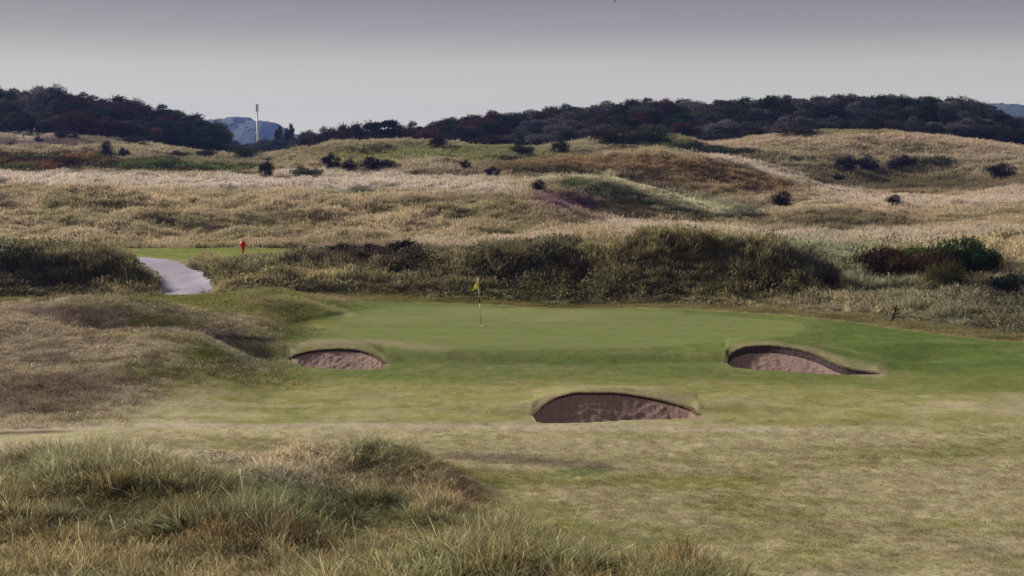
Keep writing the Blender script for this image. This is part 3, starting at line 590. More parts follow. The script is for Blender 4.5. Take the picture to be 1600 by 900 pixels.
for k in range(2): addtuft(scrub_mesh('tuft_e%d' % k, 90, .28, .30, .03, 500+k))    # 15-16
for k in range(2): addtuft(tuft_mesh('tuft_f%d' % k, 30, .10, .006, .8, .1, .22, 600+k))   # 17-18 short turf tuft
addtuft(tuft_mesh('tuft_g0', 5, .75, .0028, .45, .1, .10, 700, head=2.2)); addtuft(tuft_mesh('tuft_g1', 7, .62, .0028, .9, .1, .12, 701, head=2.0))   # 19-20 pale flowering stems
# node group shared by all grass objects
ng = bpy.data.node_groups.new('scatter_grass', 'GeometryNodeTree')
ng.interface.new_socket('Geometry', in_out='INPUT', socket_type='NodeSocketGeometry'); ng.interface.new_socket('Geometry', in_out='OUTPUT', socket_type='NodeSocketGeometry')
gi = ng.nodes.new('NodeGroupInput'); go = ng.nodes.new('NodeGroupOutput'); ip = ng.nodes.new('GeometryNodeInstanceOnPoints'); ci = ng.nodes.new('GeometryNodeCollectionInfo')
ci.inputs['Collection'].default_value = TUFTS; ci.inputs['Separate Children'].default_value = True; ci.inputs['Reset Children'].default_value = True
def nattr(nm, ty): q = ng.nodes.new('GeometryNodeInputNamedAttribute'); q.data_type = ty; q.inputs['Name'].default_value = nm; return q.outputs[0]
e2r = None
ng.links.new(gi.outputs[0], ip.inputs['Points']); ng.links.new(ci.outputs[0], ip.inputs['Instance']); ip.inputs['Pick Instance'].default_value = True
ng.links.new(nattr('idx', 'INT'), ip.inputs['Instance Index']); ng.links.new(nattr('rot', 'FLOAT_VECTOR'), ip.inputs['Rotation']); ng.links.new(nattr('scl', 'FLOAT_VECTOR'), ip.inputs['Scale'])
ng.links.new(ip.outputs[0], go.inputs[0])
NAMES = sorted(o.name for o in TUFTS.objects)
def scatter(name, label, x, Y, idx, sc, sz, col, sink=.02):
    z = hgt(x, Y)-sink; n = len(x)
    me = bpy.data.meshes.new(name); me.vertices.add(n); me.vertices.foreach_set('co', np.stack([x, Y, z], 1).astype(np.float32).ravel())
    a = me.attributes.new('idx', 'INT', 'POINT'); a.data.foreach_set('value', idx.astype(np.int32))
    rot = np.stack([rng.normal(0, .2, n), rng.normal(.03, .2, n), rng.random(n)*.9-.45+ (rng.random(n) < .5)*math.pi*0], 1); rot[:, 2] = rng.random(n)*6.283
    a = me.attributes.new('rot', 'FLOAT_VECTOR', 'POINT'); a.data.foreach_set('vector', rot.astype(np.float32).ravel())
    a = me.attributes.new('scl', 'FLOAT_VECTOR', 'POINT'); a.data.foreach_set('vector', np.stack([sc, sc, sz], 1).astype(np.float32).ravel())
    a = me.attributes.new('col', 'FLOAT_COLOR', 'POINT'); a.data.foreach_set('color', np.concatenate([col, np.ones((n, 1))], 1).astype(np.float32).ravel())
    me.materials.append(M_GRASS)
    o = link(name, me); m = o.modifiers.new('scatter', 'NODES'); m.node_group = ng; tag(o, label, 'grass', kind='stuff'); return o
def sample(n, Y0, Y1, p0=-280, p1=1880):
    """uniform over ground area between two distances, within the field of view plus a margin"""
    Y = np.sqrt(rng.random(n)*(Y1**2-Y0**2)+Y0**2); px = p0+(p1-p0)*rng.random(n); return (px-800)/F*Y, Y, px
GAIN = 1.35
# foreground
def fg_edge(Y): return np.interp(Y, [14,20,24,27,30,33,36,38.5,41], [1330,1300,1250,1010,880,800,740,640,200])
x, Y, px = sample(43000, 15, 40.5, -280, 1500)
e = fg_edge(Y); pr = ss(30, -70, px-e)*ss(41, 38.5, Y+(px > 400)*.5); k = rng.random(len(x)) < pr; k &= ~((np.hypot((px-720)/60, (Y-32)/1.3) < 1) & (rng.random(len(x)) < .6)); x, Y, px = x[k], Y[k], px[k]
z = hgt(x, Y); c = ground_col(x, Y, z, True)
mar = fbm(x/2.2, Y/2.2, 3, 141)+.06*np.exp(-((px-830)/120)**2); isM = rng.random(len(x)) < ss(.52, .64, mar)*.35; isS = (~isM) & (rng.random(len(x)) < ss(.52, .62, fbm(x/1.5, Y/1.5, 3, 151))*.4)
idx = rng.integers(0, 4, len(x)); idx[isM] = rng.integers(4, 7, isM.sum()); idx[isS] = rng.integers(15, 17, isS.sum())
c[isM] = c[isM]*.45+C3(128,136,104)*.55; c[isS] = c[isS]*.4+C3(78,70,44)*.6
isG = (~isM) & (~isS) & (rng.random(len(x)) < .08); idx[isG] = rng.integers(19, 21, isG.sum()); c[isG] = c[isG]*.3+C3(170,160,126)*.7
edge = ss(-10, -140, px-fg_edge(Y))
sc = rng.uniform(.65, 1.1, len(x)); sz = sc*rng.uniform(.3, 1.0, len(x))*np.interp(fbm(x/1.4, Y/1.4, 3, 191), [.36, .64], [.4, 1.35])*(.4+.6*edge)*(1-.7*np.exp(-((px-660)/140)**2-((Y-29.5)/2.4)**2))*(1-.35*ss(33, 39, Y))
scatter('long_grass', 'tangled straw and grey-green long grass on the near dunes', x, Y, idx, sc, sz, c*1.8*rng.uniform(.5, 1.35, (len(x), 1)))
# bank behind the green
FOOT = lambda px: np.interp(px, [-400,240,330,430,540,620,760,900,1060,1200,1300,1400,1600,1700], [81.5,82.5,81,80,82,81.5,81,79.6,80.2,79,77,74,69,67])
x, Y, px = sample(43000, 64, 97)
k = (Y > FOOT(px)+rng.normal(0, .35, len(x))) & (track_dist(x, Y) > 1.55+.2*rng.random(len(x))) & ~((px > 120) & (px < 690) & (Y > 94.6)); x, Y, px = x[k], Y[k], px[k]
z = hgt(x, Y); c = ground_col(x, Y, z, True); idx = rng.integers(7, 11, len(x))
isS = rng.random(len(x)) < ss(.48, .6, fbm(x/2.5, Y/2.5, 3, 161))*.5; idx[isS] = rng.integers(15, 17, isS.sum())
c[isS] = c[isS]*.55+C3(62,56,36)*.45
gr = (rng.random(len(x)) < ss(.5, .62, fbm(x/3, Y/3, 3, 171))*.35); c[gr] = c[gr]*.5+C3(110,114,88)*.5
d = Y-FOOT(px); sc = rng.uniform(.8, 1.3, len(x)); sc[isS] *= 2.0; sz = sc*rng.uniform(.7, 1.25, len(x))*(.35+.65*ss(0, 2.5, d))*np.interp(fbm(x/1.2, Y/1.2, 3, 301), [.35, .65], [.65, 1.3])
sz *= 1-.6*ss(335, 350, px)*ss(470, 430, px)*ss(87.5, 89, Y)
scatter('bank_grass', 'dark rank grass covering the long bank behind the green', x, Y, idx, sc, sz, c*GAIN*1.15*rng.uniform(.4, 1.6, (len(x), 1)))
# beyond the tee and between the dunes
x, Y, px = sample(106000, 95, 216)
tee = (Y < 108.0+.3*rng.normal(size=len(x))) & (px > 120) & (px < 690-20*(Y-97)*.3) & (Y > 95)
keepp = rng.random(len(x)) < np.interp(Y, [95, 115, 150, 216], [1, 1, .9, .7])
cl = fbm(x/2.4, Y/2.4, 3, 211); keepp &= (cl > .45) | (rng.random(len(x)) < .45)
k = ~tee & keepp & (track_dist(x, Y) > 1.7) & ~((px > 1090) & (px < 1245) & (Y > 125.5) & (Y < 133)); x, Y, px = x[k], Y[k], px[k]
z = hgt(x, Y); c = ground_col(x, Y, z, True); idx = rng.integers(11, 15, len(x)); sc = rng.uniform(.75, 1.2, len(x))*np.interp(Y, [95, 120, 216], [.6, .7, .95])
sz = sc*rng.uniform(.6, 1.1, len(x))*np.interp(fbm(x/3, Y/3, 4, 181), [.35, .65], [.6, 1.35])
ppx, ppy = proj(x, Y, z)
grn = np.exp(-((ppx-330)/90)**2-((ppy-266)/6)**2)+np.exp(-((ppx-540)/50)**2-((ppy-302)/6)**2); sz *= 1-.8*np.clip(grn, 0, 1)
scatter('dune_grass', 'pale ripe grass on the slopes beyond the tee', x, Y, idx, sc, sz, c*np.array([.99, .98, 1.02])*GAIN*1.0*rng.uniform(.8, 1.14, (len(x), 1)))
# dark scrubby bank at the far side of the pale plateau, left
x, Y, px = sample(12500, 201, 217, -280, 420)
k = rng.random(len(x)) < ss(410, 340, px)*ss(201, 204, Y+rng.normal(0, 1.2, len(x))); x, Y, px = x[k], Y[k], px[k]
c = np.zeros((len(x), 3))+C3(88,78,48); c = mixc(c, (70,84,44), ss(.4, .6, fbm(x/6, Y/3, 3, 5))); c = mixc(c, (110,72,50), ss(.5, .6, fbm(x/5, Y/4, 3, 6))*.7); c = mixc(c, (54,40,40), ss(.55, .65, fbm(x/4, Y/3, 3, 7))*.8)
idx = np.where(rng.random(len(x)) < .5, rng.integers(15, 17, len(x)), rng.integers(11, 15, len(x))); sc = np.where(idx > 14, rng.uniform(2.2, 3.4, len(x)), rng.uniform(.9, 1.3, len(x)))
scatter('heath_scrub', 'dark red-brown and green heath band beyond the pale grass on the left', x, Y, idx, sc, sc*rng.uniform(.7, 1.1, len(x)), c*1.2*rng.uniform(.5, 1.3, (len(x), 1)))
x, Y, px = sample(52000, 216, 296); k = ~((px > 22) & (px < 74) & (Y > 262)); x, Y, px = x[k], Y[k], px[k]
z = hgt(x, Y); c = ground_col(x, Y, z, True); idx = rng.integers(11, 15, len(x)); sc = rng.uniform(1.0, 1.6, len(x)); sz = sc*rng.uniform(.35, .7, len(x))
scatter('hill_grass', 'short mixed grass on the farthest dunes below the woods', x, Y, idx, sc, sz, c*np.array([.97, .98, 1.06])*GAIN*.95*rng.uniform(.82, 1.14, (len(x), 1)))
# thin tufts on the brown mounds, on the strip behind the green and on the rims of the pits
x, Y, px = sample(72000, 41, 82)
lmk = ss(40, -90, px-MEDGE(Y))*(Y > 45)*.9+ss(500, 430, px)*(Y > 52)*(Y < 76)*.7+((Y > GEDGE(px)+.3) & (px > 500))*1.0+(px > 700)*(px < 960)*(Y < 42)*0
k = (rng.random(len(x)) < lmk) & (track_dist(x, Y) > 1.5) & ~in_bunker(x, Y, .3); x, Y, px = x[k], Y[k], px[k]
z = hgt(x, Y); c = ground_col(x, Y, z, False); idx = rng.integers(17, 19, len(x)); sc = rng.uniform(.8, 1.5, len(x))*.9; sz = sc*rng.uniform(.5, 1.2, len(x))
scatter('short_rough', 'worn brown rough on the hummocks beside the fairway', x, Y, idx, sc, sz, c*1.25*rng.uniform(.8, 1.15, (len(x), 1)))

lx = []; ly = []; lc = []
for B in BUNK:
    for rep in range(5):
        t = rng.random(160); a_ = np.interp(t, np.linspace(0, 1, len(B['px'])), B['xb']); b_ = np.interp(t, np.linspace(0, 1, len(B['px'])), B['Yb'])
        lx.append(a_); ly.append(b_+.03+.14*rng.random(160))
x = np.concatenate(lx); Y = np.concatenate(ly); z = hgt(x, Y); c = ground_col(x, Y, z); sc = rng.uniform(.25, .5, len(x))
_x, _Y, _px = sample(50000, 21, 47); k = (rng.random(len(_x)) < ss(-60, 60, _px-fg_edge(_Y)))*(rng.random(len(_x)) < ss(47, 40, _Y)) & ~in_bunker(_x, _Y, .3); _x, _Y = _x[k], _Y[k]; _z = hgt(_x, _Y); _c = ground_col(_x, _Y, _z); _s = rng.uniform(.35, .8, len(_x))
scatter('fairway_turf', 'short dry fairway turf in the foreground', _x, _Y, rng.integers(17, 19, len(_x)), _s, _s*rng.uniform(.3, .75, len(_x)), _c*1.15*rng.uniform(.9, 1.1, (len(_x), 1)), sink=.0)
scatter('lip_grass', 'short fringe of grass along the bunker lips', x, Y, rng.integers(17, 19, len(x)), sc, sc*rng.uniform(.5, 1.0, len(x)), c*1.5*rng.uniform(.8, 1.1, (len(x), 1)), sink=.0)
# ------------------------------------------------------------------ trees and bushes
def crown_mesh(name, W_, H_, nl, nq, leaf, lean, seed, base=.15, flat=.75):
    """many small leaf sprays over lobes; W_ width, H_ height; lean to the right with the sea wind"""
    r = np.random.default_rng(seed); C = []; 
    for i in range(nl):
        a = r.random()*6.283; q = math.sqrt(r.random()); cx = q*math.cos(a)*W_*.36; cy = q*math.sin(a)*W_*.36
        cz = H_*(base+.12+(.68-base)*r.random()*(1-.45*q*q)); rad = W_*(.13+.10*r.random()); C.append((cx+lean*cz, cy, cz, rad))
    C = np.array(C); k = r.integers(0, nl, nq); d = r.normal(size=(nq, 3)); d /= np.linalg.norm(d, axis=1)[:, None]; d[:, 2] = np.abs(d[:, 2])*1.0-.25*(r.random(nq) < .35)
    rr = C[k, 3][:, None]*(r.random((nq, 1))**.35)*(1+.25*(r.random((nq, 1)) < .12)); p = C[k, :3]+d*rr*np.array([1, 1, flat])
    u = d*.45+np.array([lean*2.4+.2, 0, .9])+r.normal(0, .33, (nq, 3)); u /= np.linalg.norm(u, axis=1)[:, None]
    w_ = np.cross(u, r.normal(size=(nq, 3))); w_ /= np.linalg.norm(w_, axis=1)[:, None]
    L_ = leaf*(.6+.8*r.random((nq, 1))); p[:, 2] = np.clip(p[:, 2], .05, None)
    V = np.stack([p-u*L_, p-w_*L_*.3, p+u*L_*1.25, p+w_*L_*.3], 1).reshape(-1, 3); Q = np.arange(nq*4).reshape(-1, 4)
    lobet = .6+.8*r.random(nl); tn = lobet[k]*(.45+1.1*r.random(nq)**1.5); hue = r.normal(0, .07, nq)
    T = np.repeat(np.stack([tn*(1+hue), tn, tn*(1-hue)], 1), 4, 0)
    me = mesh_np(name, V, Q, M_LEAF); vcol(me, 'tone', T); return me
def trunk_mesh(name, W_, H_, lean, seed, r0=.16, top=.7, nl=5):
    r = random.Random(seed); mb = MB(); pts = [(lean*H_*top*t*t*.8+r.uniform(-.05, .05)*W_*t, r.uniform(-.04, .04)*W_*t, H_*top*t-.3*(t == 0)) for t in (0, .25, .5, .75, 1)]
    mb.tube(pts, [r0, r0*.8, r0*.6, r0*.4, r0*.15], 7)
    for i in range(nl):
        t = .2+.6*i/nl; a = r.random()*6.283; p = Vector((lean*H_*top*t*t*.8, 0, H_*top*t)); L_ = W_*.32
        q = p+Vector((math.cos(a)*L_*.5+lean*L_*.4, math.sin(a)*L_*.5, L_*.45)); e = p+Vector((math.cos(a)*L_+lean*L_, math.sin(a)*L_, L_*.75))
        mb.tube([p, q, e], [r0*.45, r0*.3, r0*.08], 5)
    me = bpy.data.meshes.new(name); me.from_pydata([tuple(v) for v in mb.v], [], mb.f); me.update(); me.materials.append(M_BARK); return me
def proto(kind, n, W_, H_, nl, nq, leaf, lean, seed, r0, base=.15):
    return [(crown_mesh('%s_crown' % kind, W_, H_, nl, nq, leaf, lean, seed+i, base), trunk_mesh('%s_trunk' % kind, W_, H_, lean, seed+i, r0)) for i in range(n)]
WT = proto('wind_tree', 6, 6.5, 5.2, 40, 9500, .16, .30, 700, .18, .0)
TT = proto('tall_tree', 3, 6.0, 8.5, 22, 3600, .24, .10, 740, .22, .25)
BU = proto('bush', 4, 3.0, 1.5, 30, 3800, .065, .10, 780, .05, 0.0)
def plant(protos, i, name, part, x, Y, W_, H_, w0, h0, col, label, cat, group=None, z=None, rz=None, lab2='trunk', depth=1.0):
    c, t = protos[i % len(protos)]
    z = float(hgt(x, Y)) if z is None else z
    root = empty(name, (x, Y, z-.05), 0); tag(root, label, cat, group)
    a = random.choice((0, math.pi))*0 if rz is None else rz
    for nm, me in ((part, c), (lab2, t)):
        o = link(nm, me, root); o.scale = (W_/w0, W_/w0*depth, H_/h0); o.color = (*lin(*col), 1); o.rotation_euler = (0, 0, a)
    return root
def topz(px, py, Y): return P(px, py, Y)
GREENS = [(50,54,40),(62,58,48),(44,46,40),(68,72,50),(76,68,62),(52,64,42)]
REDS = [(84,54,48),(90,60,52),(72,46,44)]
GREYS = [(92,90,88),(84,84,80),(104,98,98)]
def hue(c): return 'reddish-brown' if c in REDS else 'silver-grey' if c in GREYS else {0: 'black-green', 1: 'dusky brown-green', 2: 'blackish', 3: 'dull olive', 4: 'grey-brown', 5: 'dark green'}[GREENS.index(c)]
ROWN = ['front-row', 'second-row', 'third-row', 'skyline']
def place(px, marks): return marks[int(np.argmin([abs(px-m[0]) for m in marks]))][1]
LM = [(-20,'beyond the left edge'),(10,'at the left edge'),(40,'above the two golfers'),(75,'just right of the two golfers'),(115,'over the small dark roadside bush'),(150,'left of the round dark bush'),(180,'above the round dark bush'),(210,'where the skyline starts to fall'),(240,'on the falling skyline'),(270,'above the green dip'),(300,'near the right end'),(328,'at the right tip')]
RM = [(600,'at the left tip'),(640,'left of the small bush'),(685,'above the small bush on the slope'),(730,'over the green slope'),(775,'over the middle dune'),(815,'above the grey-green twin bush'),(850,'between the twin bushes'),(880,'above the ragged twin bush'),(920,'left of the green knoll'),(960,'behind the knoll, left side'),(1005,'behind the knoll top'),(1050,'behind the knoll, right side'),(1095,'right of the knoll'),(1135,'above the long green bush'),(1180,'at the foot of the dune crest'),(1220,'above the low brown bush'),(1260,'left of the dune top'),(1300,'above the dune top'),(1345,'over the bush row'),(1390,'above the third bush of the row'),(1430,'right of the bush row'),(1475,'over the long olive bush'),(1520,'left of the blue hill'),(1560,'in front of the blue hill'),(1600,'at the right edge'),(1640,'beyond the right edge')]
# left wood: rows front to back, tops follow the wood's outline
ltop = ([-160,0,60,100,170,225,270,300,330,347], [133,131,131,136,148,160,164,173,186,210])
def wood(rows_, top, p0, p1, group, label, cols, seed, protos=WT, w0=6.5, h0=5.2, base_off=0):
    r = random.Random(seed); i = 0
    for (Y, frac, step, W_) in rows_:
        px = p0+r.uniform(0, step)
        while px < p1:
            YY = Y+r.uniform(-4, 4); x = (px-800)/F*YY; z = float(hgt(x, YY)); gpy = float(proj(x, YY, z)[1]); tp = np.interp(px, *top)
            py = gpy+(tp-gpy)*frac+r.uniform(-3, 8); h = float(P(px, py, YY)[2])-z
            if h > 1.0:
                cc = cols(px, gpy-8, r); lb = label(px, cc, rows_.index((Y, frac, step, W_)))
                plant(protos, i, 'tree', 'crown', x, YY, W_*r.uniform(.85, 1.2)*min(1, .6+h/10), h*1.06, w0, h0, cc, lb, 'tree', group)
            i += 1; px += step*r.uniform(.75, 1.25)
def lcol(px, py, r):
    if 95 < px < 285 and r.random() < .55: return r.choice(REDS)
    if 20 < px < 75 and r.random() < .5: return r.choice(GREYS)
    return r.choice(GREENS)
wood([(299,.50,26,7.5),(313,.75,26,8.5),(329,.93,24,8.5),(345,1.0,20,8)], ltop, -70, 338, 'trees of the left-hand wood', lambda px, c, k: '%s %s tree of the left wood, %s' % (hue(c), ROWN[k], place(px, LM)), lcol, 3)
rtop = ([600,640,680,760,830,900,960,1010,1060,1120,1200,1330,1400,1480,1540,1575,1605,1700], [193,191,184,173,167,158,152,147,155,153,146,142,144,148,164,179,192,202])
def rcol(px, py, r):
    q = r.random()
    if px < 780 and q < .5: return r.choice(REDS)
    if 960 < px < 1120 and q < .2: return r.choice(REDS)
    if px > 780 and q < .45: return r.choice(GREYS)
    return r.choice(GREENS)
wood([(300,.48,30,7.5),(312,.72,27,8.0),(327,.92,24,8.5),(343,1.0,19,8)], rtop, 585, 1720, 'trees of the long right-hand thicket', lambda px, c, k: '%s %s tree of the right thicket, %s' % (hue(c), ROWN[k], place(px, RM)), rcol, 4)
# trees in the gap
def tree_at(px, pyb, pyt, Y, wpx, col, label, group=None, protos=TT, w0=6.0, h0=8.5, name='tree', cat='tree', i=None, depth=1.0):
    x, _, zt = P(px, pyt, Y); zb = float(P(px, pyb, Y)[2]); zg = float(hgt(x, Y)); zb = zg if Y < 380 else min(zg, zb)
    return plant(protos, random.randrange(9) if i is None else i, name, 'crown', float(x), Y, wpx/F*Y, float(zt)-zb, w0, h0, col, label, cat, group, z=zb, depth=depth)
tree_at(590,222,172,322,62,(50,44,42),'flat-topped wind-bent tree standing proud at the left end of the right thicket', i=1)
tree_at(556,224,181,330,70,(62,44,44),'reddish-brown tree just left of the flat-topped wind-bent one', protos=WT, w0=6.5, h0=5.2)
tree_at(520,226,186,340,50,(64,50,50),'brownish small tree at the left end of the clump in the gap', protos=WT, w0=6.5, h0=5.2)
for _a in [(478,228,197,338,44,(70,66,60),'grey-brown low tree at the left end of the brown clump in the gap'),(500,226,191,334,46,(76,60,56),'russet-grey tree second from the left in the brown clump'),(541,224,184,328,52,(74,50,48),'dark russet tree in the middle of the brown clump'),(612,222,191,325,46,(66,48,46),'low russet tree just right of the flat-topped wind-bent one')]:
    tree_at(*_a, protos=WT, w0=6.5, h0=5.2)
tree_at(451,240,180,420,20,(62,64,54),'taller slim tree of the pair right of the white mast')
tree_at(434,240,183,425,16,(70,66,56),'thin-topped slim tree between the white mast and its taller neighbour')
GM = [(350,'right at the tip of the left wood'),(365,'just left of the mast'),(385,'left of the mast foot'),(402,'at the mast foot'),(418,'just right of the mast'),(434,'below the thin-topped slim tree'),(451,'below the taller slim tree'),(470,'right of the two slim trees'),(490,'midway between slim trees and brown clump'),(508,'left of the brownish clump tree'),(525,'under the brownish clump tree'),(545,'left of the flat-topped wind-bent tree'),(562,'under the flat-topped wind-bent tree')]
r = random.Random(9)
for k, px in enumerate(range(350, 545, 13)):
    tree_at(px+r.uniform(-4, 4), 246, r.choice((206,210,198,202))-(8 if 460 < px < 520 else 0)+(12 if px < 425 else 0), r.uniform(385, 450), r.uniform(34, 50), r.choice([(74,80,72),(64,70,66),(84,88,80),(58,64,58)]), 'grey-green tree in the gap wood, %s' % place(px, GM), 'trees in the gap between the two woods', protos=WT, w0=6.5, h0=5.2)
for k, px in enumerate(range(345, 560, 22)):
    tree_at(px+r.uniform(-4, 4), 250, 226+r.uniform(-4, 4), r.uniform(352, 368), r.uniform(38, 56), r.choice([(58,64,54),(66,72,60),(50,54,50)]), 'low front green tree in the gap, %s' % place(px, GM), 'low trees at the front of the gap', protos=WT, w0=6.5, h0=5.2)

# individual bushes
def bush(px, pyb, pyt, Y, wpx, col, label, i=0, depth=.8, name='bush', cat='bush', group=None, lab='foliage'):
    x = (px-800)/F*Y*1.003; z = float(hgt(x, Y)); 
    h = (pyb-pyt)/F*Y*1.15+(.6 if Y > 110 else .15)
    return plant(BU, i, name, lab, x, Y, wpx/F*Y*1.3, h, 3.0, 1.5, col, label, cat, group, lab2='stem', depth=depth)
def Yof(px, py, lo=60, hi=345):
    Ys = np.arange(lo, hi, .25); x, _, z = P(px, py, Ys); hit = np.nonzero(z < hgt(x, Ys))[0]
    return float(Ys[hit[0]]) if len(hit) else hi
DK = (40,36,34)
BUSH = [
 (170,246,228,18,(42,34,38),'round dark bush on the far left slope, larger of a pair'),
 (198,248,236,16,(50,42,46),'small dark bush right of the round one on the far left slope'),
 (418,280,260,22,(48,32,36),'round dark reddish bush at the left on the pale plateau'),
 (519,270,249,28,(42,36,36),'dark bush on the green slope, left of two touching ones'),
 (545,272,257,26,(52,40,40),'lower dark bush touching the right side of its taller neighbour'),
 (588,268,252,52,(38,34,34),'widest dark bush on the green slope right of the touching pair'),
 (685,234,221,26,(48,38,40),'small dark bush below the thicket at the top of the green slope'),
 (770,283,269,24,(58,44,42),'small brown bush on the middle dune'),
 (840,303,291,24,(54,36,38),'small reddish bush above the purple heather'),
 (815,246,230,34,(56,60,50),'grey-green bush on the crest in the middle, left of its twin'),
 (875,244,226,26,(54,52,46),'ragged dark bush on the crest in the middle, right of its twin'),
 (728,268,258,16,(66,56,46),'faint small bush low on the middle dune'),
 (1217,328,308,38,(46,36,34),'dark bush above the hollow on the right with a pale slope behind'),
 (1308,287,277,16,(50,46,46),'tiny dark bush below the row on the right-hand dune'),
 (1318,272,251,32,(50,46,44),'leftmost bush in the row across the right-hand dune'),
 (1350,270,251,40,(52,54,44),'second bush from the left in the row on the right-hand dune'),
 (1393,268,255,30,(54,50,46),'third bush from the left in the row on the right-hand dune'),
 (1414,264,248,30,(48,44,46),'tallest dark bush in the row on the right-hand dune'),
 (1460,264,252,60,(84,84,62),'long low olive bush at the right end of the row on the dune'),
 (1560,284,263,44,(50,48,42),'dark green bush alone near the right edge on the dune'),
 (1392,326,314,26,(44,32,34),'small black-red bush on the pale valley floor at the right'),
 (1130,247,233,90,(62,66,52),'long dark green bush lying along the crest right of centre'),
 (1075,240,228,60,(64,66,56),'low grey bush left of the long dark green one on the crest'),
 (965,232,205,95,(60,56,46),'broad brown-green bush on the left side of the green knoll'),
 (1010,226,205,70,(62,72,40),'green bush crowning the knoll in front of the thicket'),
 (1110,226,210,56,(60,66,52),'low green bush at the foot of the thicket right of the knoll'),
 (1245,215,204,60,(70,64,58),'low brown bush under the thicket at the left end of the dune crest'),
 (110,222,210,36,(46,44,44),'dark bush right of the two far golfers'),
 (210,228,217,40,(60,56,54),'grey bush in front of the left wood'),
 (285,250,241,34,(66,56,54),'low brown bush below the right end of the left wood'),
 (325,248,240,30,(54,52,46),'low dark bush under the last tree of the left wood'),
 (66,226,221,13,(72,56,62),'small purplish bush just below the far golfers'),
 (385,250,238,44,(70,76,58),'green bush below the white mast'),
 (480,280,268,46,(80,84,64),'pale green low bush left of the dark pair on the slope'),
]
for k, (px, pb, pt, wp, col, lab) in enumerate(BUSH):
    bush(px, pb, pt, 268.0 if px == 66 else Yof(px, pb-1, 120, 300), wp, col, lab, k)
NB = [
 (1366,410,370,86.5,86,(72,50,38),'brown-leaved bush at the left end of the shrubs on the right bank'),
 (1410,420,376,85.5,92,(78,60,44),'brown and green bush second from the left on the right bank'),
 (1458,426,384,84.5,90,(80,62,48),'rusty bush in the middle of the shrubs on the right bank'),
 (1425,394,370,88.5,110,(74,84,44),'green bush standing behind the brown ones on the right bank'),
 (1490,420,374,86,110,(66,84,44),'large dark green bush on the right bank'),
 (1530,436,384,84.5,56,(46,62,36),'dark green bush right of the large one on the right bank'),
 (1478,450,408,82,60,(92,88,48),'yellowing bush at the foot of the large dark green one'),
 (1580,478,438,79,70,(44,50,42),'dark bush on the bank at the right edge'),
 (1290,458,428,83.5,50,(60,50,46),'low dark bush where the bank dips right of centre'),
 (590,414,390,90,70,(48,40,38),'dark bramble bush on the bank above the left of the green'),
 (630,420,392,89.5,50,(44,38,36),'blackest bramble bush, right of its neighbour on the bank'),
 (535,412,390,90,60,(56,46,42),'brown bramble bush, leftmost of the three on the bank'),
]
for k, (px, pb, pt, Y, wp, col, lab) in enumerate(NB):
    bush(px, pb, pt, Y, wp, col, lab, k)

# ------------------------------------------------------------------ far hills
def far_hill(name, Y, prof, seed, label):
    px = np.arange(prof[0][0], prof[-1][0], 1.0); top = pchip([p[0] for p in prof], [p[1] for p in prof], px)
    x, _, z = P(px, top, Y); n = len(px); V = []; T = list(np.linspace(-1, .1, 34))+[.4, 1]
    for t in T:
        LP_ = (fbm(x/8, t*Y*.12/16+0*x, 4, seed, .6)-.5)*7
        for k in range(n):
            s = math.cos(t*math.pi/2)**.7 if abs(t) < 1 else 0; lump = LP_[k]*s
            V.append((x[k], Y+t*Y*.12, -2+(z[k]+2)*s+lump))
    q = [(i*n+k, i*n+k+1, (i+1)*n+k+1, (i+1)*n+k) for i in range(len(T)-1) for k in range(n-1)]
    m = simple('far_woodland', lin(50,58,42), .9, .35, .08)
    return tag(link(name, mesh_np(name, V, q, m, True)), label, kind='structure')
far_hill('hill', 2400, [(150,212),(300,190),(345,187),(380,183),(398,189),(412,189),(430,193),(445,205),(480,215),(560,232),(640,238)], 5, 'blue hazy wooded hill seen in the gap left of the mast')
far_hill('hill', 2200, [(1440,215),(1500,180),(1530,165),(1560,162),(1585,166),(1640,170),(1750,180),(1900,215)], 6, 'blue hazy hill beyond the right end of the thicket')

# ------------------------------------------------------------------ flagstick
M_WHITE = simple('white_paint', (.75, .74, .72), .4, .05); M_BLACK = simple('black_paint', (.02, .02, .022), .45, .1)
fxp, _, _ = P(752, 509, 71.0); Yp = Yof(752, 509, 55, 80); fx = float(P(752, 509, Yp)[0]); fz = float(hgt(fx, Yp))
fs = empty('flagstick', (fx, Yp, fz)); tag(fs, 'black and white striped flagstick with a limp yellow flag on the green', 'flagstick')
Lp = 74/F*Yp; leanx = -5/F*Yp
def onp(t): return (leanx*t, 0, Lp*t)
MB().tube([(0, 0, -.12), onp(.3)], [.011, .012], 10).build('lower_pole', M_BLACK, fs)
for a, b, m in ((.30, .47, M_WHITE), (.47, .64, M_BLACK), (.64, .83, M_WHITE), (.83, 1.0, M_WHITE)):
    MB().tube([onp(a), onp(b)], [.021, .021], 12).build('pole_band', m, fs)
MB().tube([onp(1.0), onp(1.012), onp(1.02)], [.027, .027, .01], 12).build('pole_cap', M_WHITE, fs)
MB().tube([(0, 0, .004), (0, 0, .006)], [.075, .07], 20).build('hole_rim', M_WHITE, fs)
